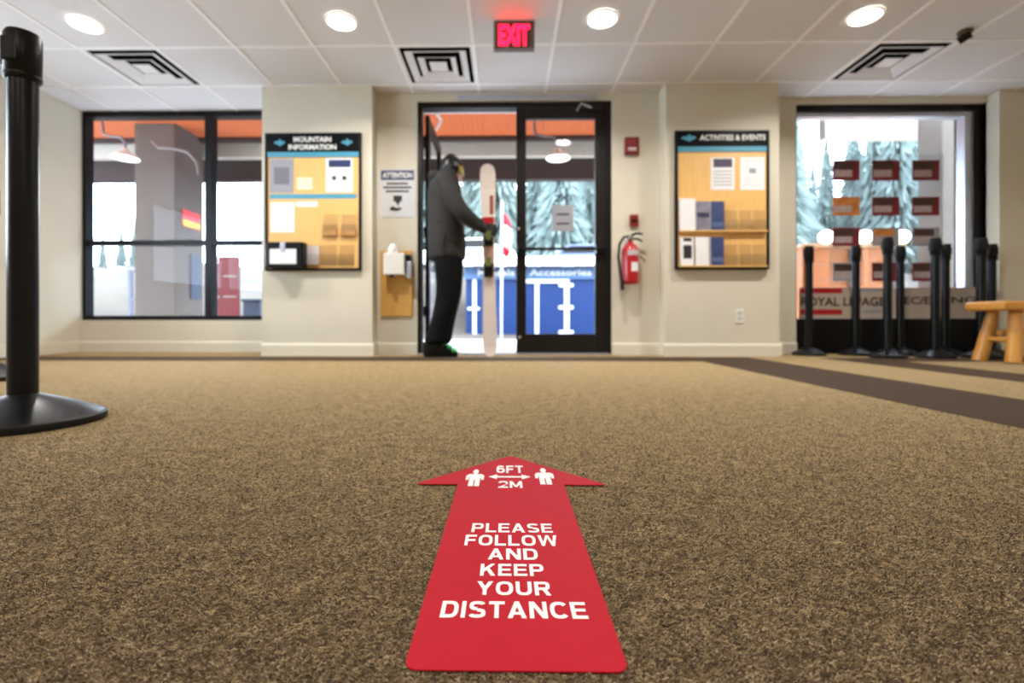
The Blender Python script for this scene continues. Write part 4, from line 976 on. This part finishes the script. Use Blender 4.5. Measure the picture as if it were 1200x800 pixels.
# plaque on the column side and a dark slot panel
Xc = at(205, 300, 6.5).x + .003
def sidepanel(name, px0, py0, px1, py1, m, label, cat):
    ya = Xc * FPX / (px0 - 593.0); yb_ = Xc * FPX / (px1 - 593.0)
    z_a = CH + (CYP - py1) * ya / FPX; z_b = CH + (CYP - py0) * ya / FPX
    return MB().box(Xc, Xc + .012, ya, yb_, z_a, z_b).build(name, m, label=label, cat=cat)
s_ = sidepanel('column_sign', 209, 243, 230, 263, mat('sign_red', (214, 40, 50), .5), 'red and yellow sign on the left concrete porch column', 'sign')
ya = Xc * FPX / (209 - 593.0); yb_ = Xc * FPX / (230 - 593.0)
MB().box(Xc + .0125, Xc + .015, ya + .01, yb_ - .01, s_.location.z + .01, s_.location.z + .09).build('yellow_band', mat('sign_yellow', (246, 206, 60), .5), s_)
sidepanel('column_panel', 219, 297, 231, 350, mat('slate_panel', (62, 70, 88), .5), 'narrow dark panel on the side of the left porch column', 'panel')
# hanging dark sign, red board, grey box
a, b = at(265, 213, 7.9), at(318, 192, 7.9)
o = MB().box(a.x, b.x, 7.9, 7.96, a.z, b.z).build('hanging_sign', mat('charcoal_sign', (40, 40, 48), .6), label='dark blank hanging sign outside the left window', cat='sign')
for xx in (a.x + .08, b.x - .08): MB().box(xx - .008, xx + .008, 7.92, 7.94, b.z, zs + .22).build('hanger', M_black, o)
a, b = at(255, 372, 8.2), at(279, 300, 8.2)
o = empty('red_board', ((a.x + b.x) / 2, 8.2, 0), 'tall red board standing in the snow outside the left window', 'board')
M_rb = mat('red_board', (112, 26, 24), .6, var=.06)
for k in range(3): MB().box(a.x, b.x, 8.2, 8.24, a.z + .02 + k * (b.z - a.z) / 3, a.z + (k + 1) * (b.z - a.z) / 3).build('panel', M_rb, o, bevel=.004)
for xx in (a.x + .03, b.x - .03): MB().box(xx - .02, xx + .02, 8.245, 8.285, -.03, b.z).build('post', M_brown, o)
a, b = at(284, 382, 8.6), at(305, 350, 8.6); a.z = -.03
o = empty('utility_box', ((a.x + b.x) / 2, 8.8, 0), 'small grey blue box beside the red board', 'box')
M_ub = mat('grey_blue_box', (70, 80, 98), .6)
MB().box(a.x, b.x, 8.6, 9.0, a.z, b.z - .05).build('body', M_ub, o, bevel=.02); MB().box(a.x - .02, b.x + .02, 8.58, 9.02, b.z - .049, b.z).build('lid', M_ub, o, bevel=.01)
# railing and small building seen low in the left panes
o = empty('porch_railing', at(180, 382, 7.5), 'dark porch railing behind the concrete column', 'railing')
a, b = at(150, 380, 7.5), at(204, 316, 7.5)
for zz in (b.z, b.z - .45): MB().box(a.x, b.x, 7.5, 7.54, zz - .04, zz).build('rail', mat('slate_rail', (92, 98, 112), .6), o)
for u in np.linspace(0, 1, 5): xx = a.x + (b.x - a.x) * u; MB().box(xx - .025, xx + .025, 7.541, 7.58, -.01, b.z).build('post', mat('slate_rail', (92, 98, 112), .6), o)
# gooseneck lamps
def gooseneck(px, py, Y, side, label):
    p = at(px, py, Y); x, z = p.x, p.z
    o = empty('gooseneck_lamp', (x, Y, z), label, 'lamp', 'porch gooseneck lamps')
    MB().lathe([(.15, z), (.152, z + .012), (.12, z + .05), (.05, z + .085), (.03, z + .13)], (x, Y, 0), 24, cap=False).build('shade', mat('lamp_white', (232, 232, 228), .4), o, smooth=True)
    MB().lathe([(.001, z - .01), (.12, z + .006), (.14, z + .012)], (x, Y, 0), 24, cap=False).build('lamp_glass', mat('porch_lamp_glass', (255, 250, 240), .4, emit=(255, 250, 240), estr=3), o, smooth=True)
    top = zs
    MB().tube([(x, Y, z + .12), (x, Y, z + .2), (x + side * .06, Y, z + .27), (x + side * .18, Y, z + .28), (x + side * .28, Y, z + .31), (x + side * .32, Y, top - .002)], .016, 8).build('arm', mat('grey_metal', (120, 116, 116), .4, .5), o, smooth=True)
gooseneck(654, 186, 5.9, -1, 'white gooseneck porch lamp seen through the closed door')
gooseneck(147, 186, 5.9, -1, 'white gooseneck porch lamp at the upper left of the left window')
o = MB().tube([at(178, 165, 6.2), at(186, 173, 6.15), at(202, 174, 6.1), at(220, 178, 6.1), at(231, 190, 6.1), at(233, 205, 6.1)], .018, 8).build('conduit', mat('grey_metal', (120, 116, 116), .4, .5), label='bent grey conduit pipe in front of the left porch column', cat='pipe', smooth=True)
# added counter and globes stand in for a desk reflection in the right window
Yk = 6.1
a, b = at(940, 336, Yk), at(1062, 285, Yk)
o = empty('reflected_counter', ((a.x + b.x) / 2, Yk, 0), 'orange wooden counter added for a desk reflection in the right window', 'counter')
M_or = mat('orange_pine', (190, 112, 62), .5, var=.08, scale=5, stretch=(1, 6, 6))
MB().box(a.x, b.x, Yk, Yk + .5, b.z - .05, b.z).build('counter_top', mat('pale_pine', (196, 146, 100), .45, var=.05), o, bevel=.008)
for k in range(6):
    z1_ = b.z - .055 - k * .2; MB().box(a.x + .03, b.x - .03, Yk + .04, Yk + .07, max(0, z1_ - .195), z1_).build('board', M_or, o, bevel=.004)
for xx in (a.x + .1, (a.x + b.x) / 2, b.x - .1): MB().box(xx - .04, xx + .04, Yk + .015, Yk + .039, 0, b.z - .055).build('post', mat('grey_post', (110, 100, 110), .6), o)
MB().box(a.x + .03, a.x + .07, Yk + .071, Yk + .48, 0, b.z - .055).build('side_panel', M_or, o); MB().box(b.x - .07, b.x - .03, Yk + .071, Yk + .48, 0, b.z - .055).build('side_panel', M_or, o)
for px, nm in ((968, 'left'), (1013, 'middle'), (1057, 'right')):
    q = at(px, 273, Yk + .2); zb0 = b.z
    l = empty('reflected_globe', (q.x, Yk + .2, zb0), 'round warm globe for a reflected lamp on the added counter, %s one' % nm, 'lamp', 'globes for reflected lamps')
    MB().lathe([(.045, zb0 + .001), (.045, zb0 + .015), (.02, zb0 + .03)], (q.x, Yk + .2, 0), 16).build('base', M_black, l)
    MB().ell((q.x, Yk + .2, zb0 + .115), (.09, .09, .09), 18, 12).build('globe', mat('globe_glass', (255, 240, 214), .4, emit=(255, 240, 214), estr=7), l, smooth=True)
# blue cabin
ct = empty('blue_cabin', (1.6, 11.6, 0), 'blue cabin with white door outlines and pale roof outside the doors', 'cabin')
M_blue2 = mat('blue_cabin_paint', (8, 48, 104), .5, var=.05); M_wp = mat('white_trim_paint', (236, 240, 246), .5); M_lb = mat('pale_blue_band', (84, 116, 158), .5, var=.03)
Yq = 11.6
def cab(name, px0, py0, px1, py1, yf, yd, m, par=ct, bevel=0):
    a, b = at(px0, py1, yf), at(px1, py0, yf); return MB().box(a.x, b.x, yf, yf + yd, max(a.z, -.03), b.z).build(name, m, par, bevel=bevel)
cab('wall', 546, 326, 760, 396, Yq, 2.4, M_blue2)
bd = cab('fascia', 544, 311, 762, 327, Yq - .05, 2.5, M_lb)
a, b = at(540, 312, Yq - .2), at(766, 299, Yq - .2)
mbr = MB().add([(a.x, Yq - .3, a.z), (b.x, Yq - .3, a.z), (b.x, Yq + 2.8, a.z + .15), (a.x, Yq + 2.8, a.z + .15), (a.x, Yq - .3, a.z + .06), (b.x, Yq - .3, a.z + .06), (b.x, Yq + 1.3, a.z + .42), (a.x, Yq + 1.3, a.z + .42), (b.x, Yq + 2.8, a.z + .2), (a.x, Yq + 2.8, a.z + .2)],
               [(0, 3, 2, 1), (0, 1, 5, 4), (4, 5, 6, 7), (7, 6, 8, 9), (9, 8, 2, 3), (1, 2, 8, 6, 5), (0, 4, 7, 9, 3)])
rf = mbr.build('roof', mat('snowy_roof', (238, 234, 232), .7), ct)
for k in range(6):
    xx = a.x + .3 + k * .8; MB().box(xx, xx + .5, Yq - .31, Yq - .301, a.z - .04, a.z + .0).build('painted_gutter_shade', M_brown, rf)  # thin dark strips stand in for shade below the roof edge
wall_text('lettering', 'Rentals & Accessories', 560, 315, 693, 323, Yq - .055, M_wp, bd, 0.02)
for px0, py0, px1, py1 in ((554, 327, 558, 394), (605, 327, 667, 331.5), (627, 331.5, 631.5, 391), (661.5, 331.5, 667, 391), (548, 360, 562, 363), (548, 391, 562, 394), (655, 332, 672, 336), (655, 358, 672, 362), (655, 387, 672, 391)):
    cab('door_trim', px0, py0, px1, py1, Yq - .03 - (.01 if px1 - px0 > 9 else 0), .028, M_wp)
# flag on a leaning pole
Yg = 9.0
fo = empty('flag', at(588, 300, Yg), 'red and white flag drooping from a pole outside the doors', 'flag')
MB().tube([at(587.5, 396, Yg), at(588.5, 236, Yg)], .022, 8).build('pole', mat('flag_pole_white', (236, 236, 238), .4), fo, smooth=True)
def flagpart(v0, v1, m, name):
    vs, fs = [], []; n, mrows = 8, 6
    for i in range(mrows + 1):
        v = v0 + (v1 - v0) * i / mrows
        for j in range(n + 1):
            u = j / n; wv = math.sin(u * 9 + v * 3) * .035
            pxx = 589.5 + u * (5 + 6 * math.sin(PI * min(1, v * 1.05)) ** .7); pyy = 248 + v * 50 + u * 6
            q = at(pxx, pyy, Yg); vs.append((q.x, Yg + wv, q.z))
    fs = [(i * (n + 1) + j, i * (n + 1) + j + 1, (i + 1) * (n + 1) + j + 1, (i + 1) * (n + 1) + j) for i in range(mrows) for j in range(n)]
    MB().add(vs, fs).build(name, m, fo, smooth=True).modifiers.new('solid', 'SOLIDIFY').thickness = .006
flagpart(0, .28, mat('flag_red', (214, 40, 60), .7), 'red_band'); flagpart(.28, .8, mat('flag_white', (240, 238, 240), .7), 'white_band'); flagpart(.8, 1, mat('flag_red', (214, 40, 60), .7), 'red_band')
# parked cars on the slope
def car(X, Y, col, label):
    z0 = terrain_z(X, Y) - .03; o = empty('car', (X, Y, z0), label, 'car', 'parked cars on the slope')
    prof = [(-2.1, .35), (-2.1, .8), (-1.9, .92), (-1.1, 1.0), (-.5, 1.42), (.9, 1.45), (1.5, 1.02), (2.0, .95), (2.15, .7), (2.15, .35)]
    MB().poly([(X + x_, Y - .85, z0 + h_ + .05) for x_, h_ in reversed(prof)], (0, -1.7, 0)).build('car_body', col, o, bevel=.08)
    MB().poly([(X + x_, Y - .86, z0 + h_ + .05) for x_, h_ in ((1.2, 1.05), (.8, 1.38), (-.45, 1.36), (-.9, 1.03))], (0, -.01, 0)).build('side_window', M_plastic, o)
    for wx in (-1.3, 1.35):
        for wy in (-.86, .7): MB().lathe([(.33, 0), (.33, .16)], (X + wx, Y + wy, z0 + .33), 18, 'y').build('wheel', M_rubber, o)
car(-1.7, 20.5, mat('car_white', (232, 232, 236), .3, coat=.5), 'white car parked on the slope behind the blue cabin, left one')
car(3.2, 21.5, mat('car_navy', (70, 84, 128), .3, coat=.5), 'navy car parked on the slope behind the blue cabin, right one')
# conifers
M_fol = mat('haze_pale_needles', (122, 136, 132), .9, var=.25, scale=1.6); M_trk = mat('bark', (70, 60, 54), .9, var=.15)  # needle colour paled to stand for haze and overexposure
def conifer(seed):
    rnd = random.Random(seed); mb = MB(); tiers = 34
    for i in range(tiers):
        u = i / tiers; z = .10 + .86 * u; r = (.125 * (1 - u) + .008) * rnd.uniform(.85, 1.15); n = 19; a0 = rnd.random() * 6
        dz = .065 * (1 - u * .5)
        for j in range(n):
            a = a0 + 2 * PI * j / n + rnd.uniform(-.15, .15); rr = r * rnd.uniform(.75, 1.15)
            wdt = .13
            tip = (rr * math.cos(a), rr * math.sin(a), z - dz * 1.1 * rnd.uniform(.6, 1.4)); mid0 = (rr * .55 * math.cos(a - wdt), rr * .55 * math.sin(a - wdt), z - dz * .12); mid1 = (rr * .55 * math.cos(a + wdt), rr * .55 * math.sin(a + wdt), z - dz * .12)
            ap = (0, 0, z + dz * .55); lowc = (rr * .5 * math.cos(a), rr * .5 * math.sin(a), z - dz * .6)
            mb.add([ap, mid0, tip, mid1, lowc], [(0, 1, 2), (0, 2, 3), (1, 4, 2), (4, 3, 2)])
    return mb.mesh('needles', M_fol), MB().lathe([(.018, -.05), (.012, .4), (.003, .98)], (0, 0, 0), 8).mesh('trunk', M_trk, smooth=True)
kinds = [conifer(s) for s in (1, 2, 3)]
rnd = random.Random(11)
spots = []
tries = 0
while len(spots) < 85 and tries < 9000:
    tries += 1
    X = rnd.uniform(-5, 40); Y = rnd.uniform(26, 72); hh_ = rnd.uniform(12, 17) + max(0, Y - 40) * .12
    if all((X - a_[0]) ** 2 + (Y - a_[1]) ** 2 > (.135 * (hh_ + a_[2])) ** 2 for a_ in spots): spots.append((X, Y, hh_))
NT = len(spots)
spots += [(-23.5, 30, 4.2), (-20.8, 32, 3.6), (-26.5, 31, 3.2), (-22, 27, 2.8)]
for k, (X, Y, hh_) in enumerate(spots):
    lb_ = 'conifer coloured pale for haze in the forest beyond the doors and right window' if k < NT else 'small pale conifer on the slope beyond the left window'
    o = empty('conifer', (X, Y, terrain_z(X, Y) - .1), lb_, 'tree', 'conifers beyond the cabin' if k < NT else 'small conifers on the left slope')
    nd, tk = kinds[k % 3]
    link_mesh('needles', nd, o); link_mesh('trunk', tk, o)
    o.scale = (hh_, hh_, hh_); o.rotation_euler.z = rnd.random() * 6
# far ridge
vs, fs = [], []; n = 60
def ridge(u): return 22 + 50 * math.exp(-((u - .62) / .2) ** 2) + 5 * math.sin(u * 23) + 3 * math.sin(u * 51)
for i in range(n + 1):
    u = i / n; X = -330 + 420 * u; hh_ = ridge(u)
    vs += [(X, 300, -4), (X, 330, hh_ * .55), (X, 360, hh_), (X, 460, -4)]
for i in range(n):
    for j in range(3): fs.append((i * 4 + j, (i + 1) * 4 + j, (i + 1) * 4 + j + 1, i * 4 + j + 1))
MB().add(vs, fs).build('mountain_ridge', mat('hazy_mountain', (70, 84, 104), .9, var=.08, scale=.05), kind='structure', label='distant pale blue mountain ridge', smooth=True)
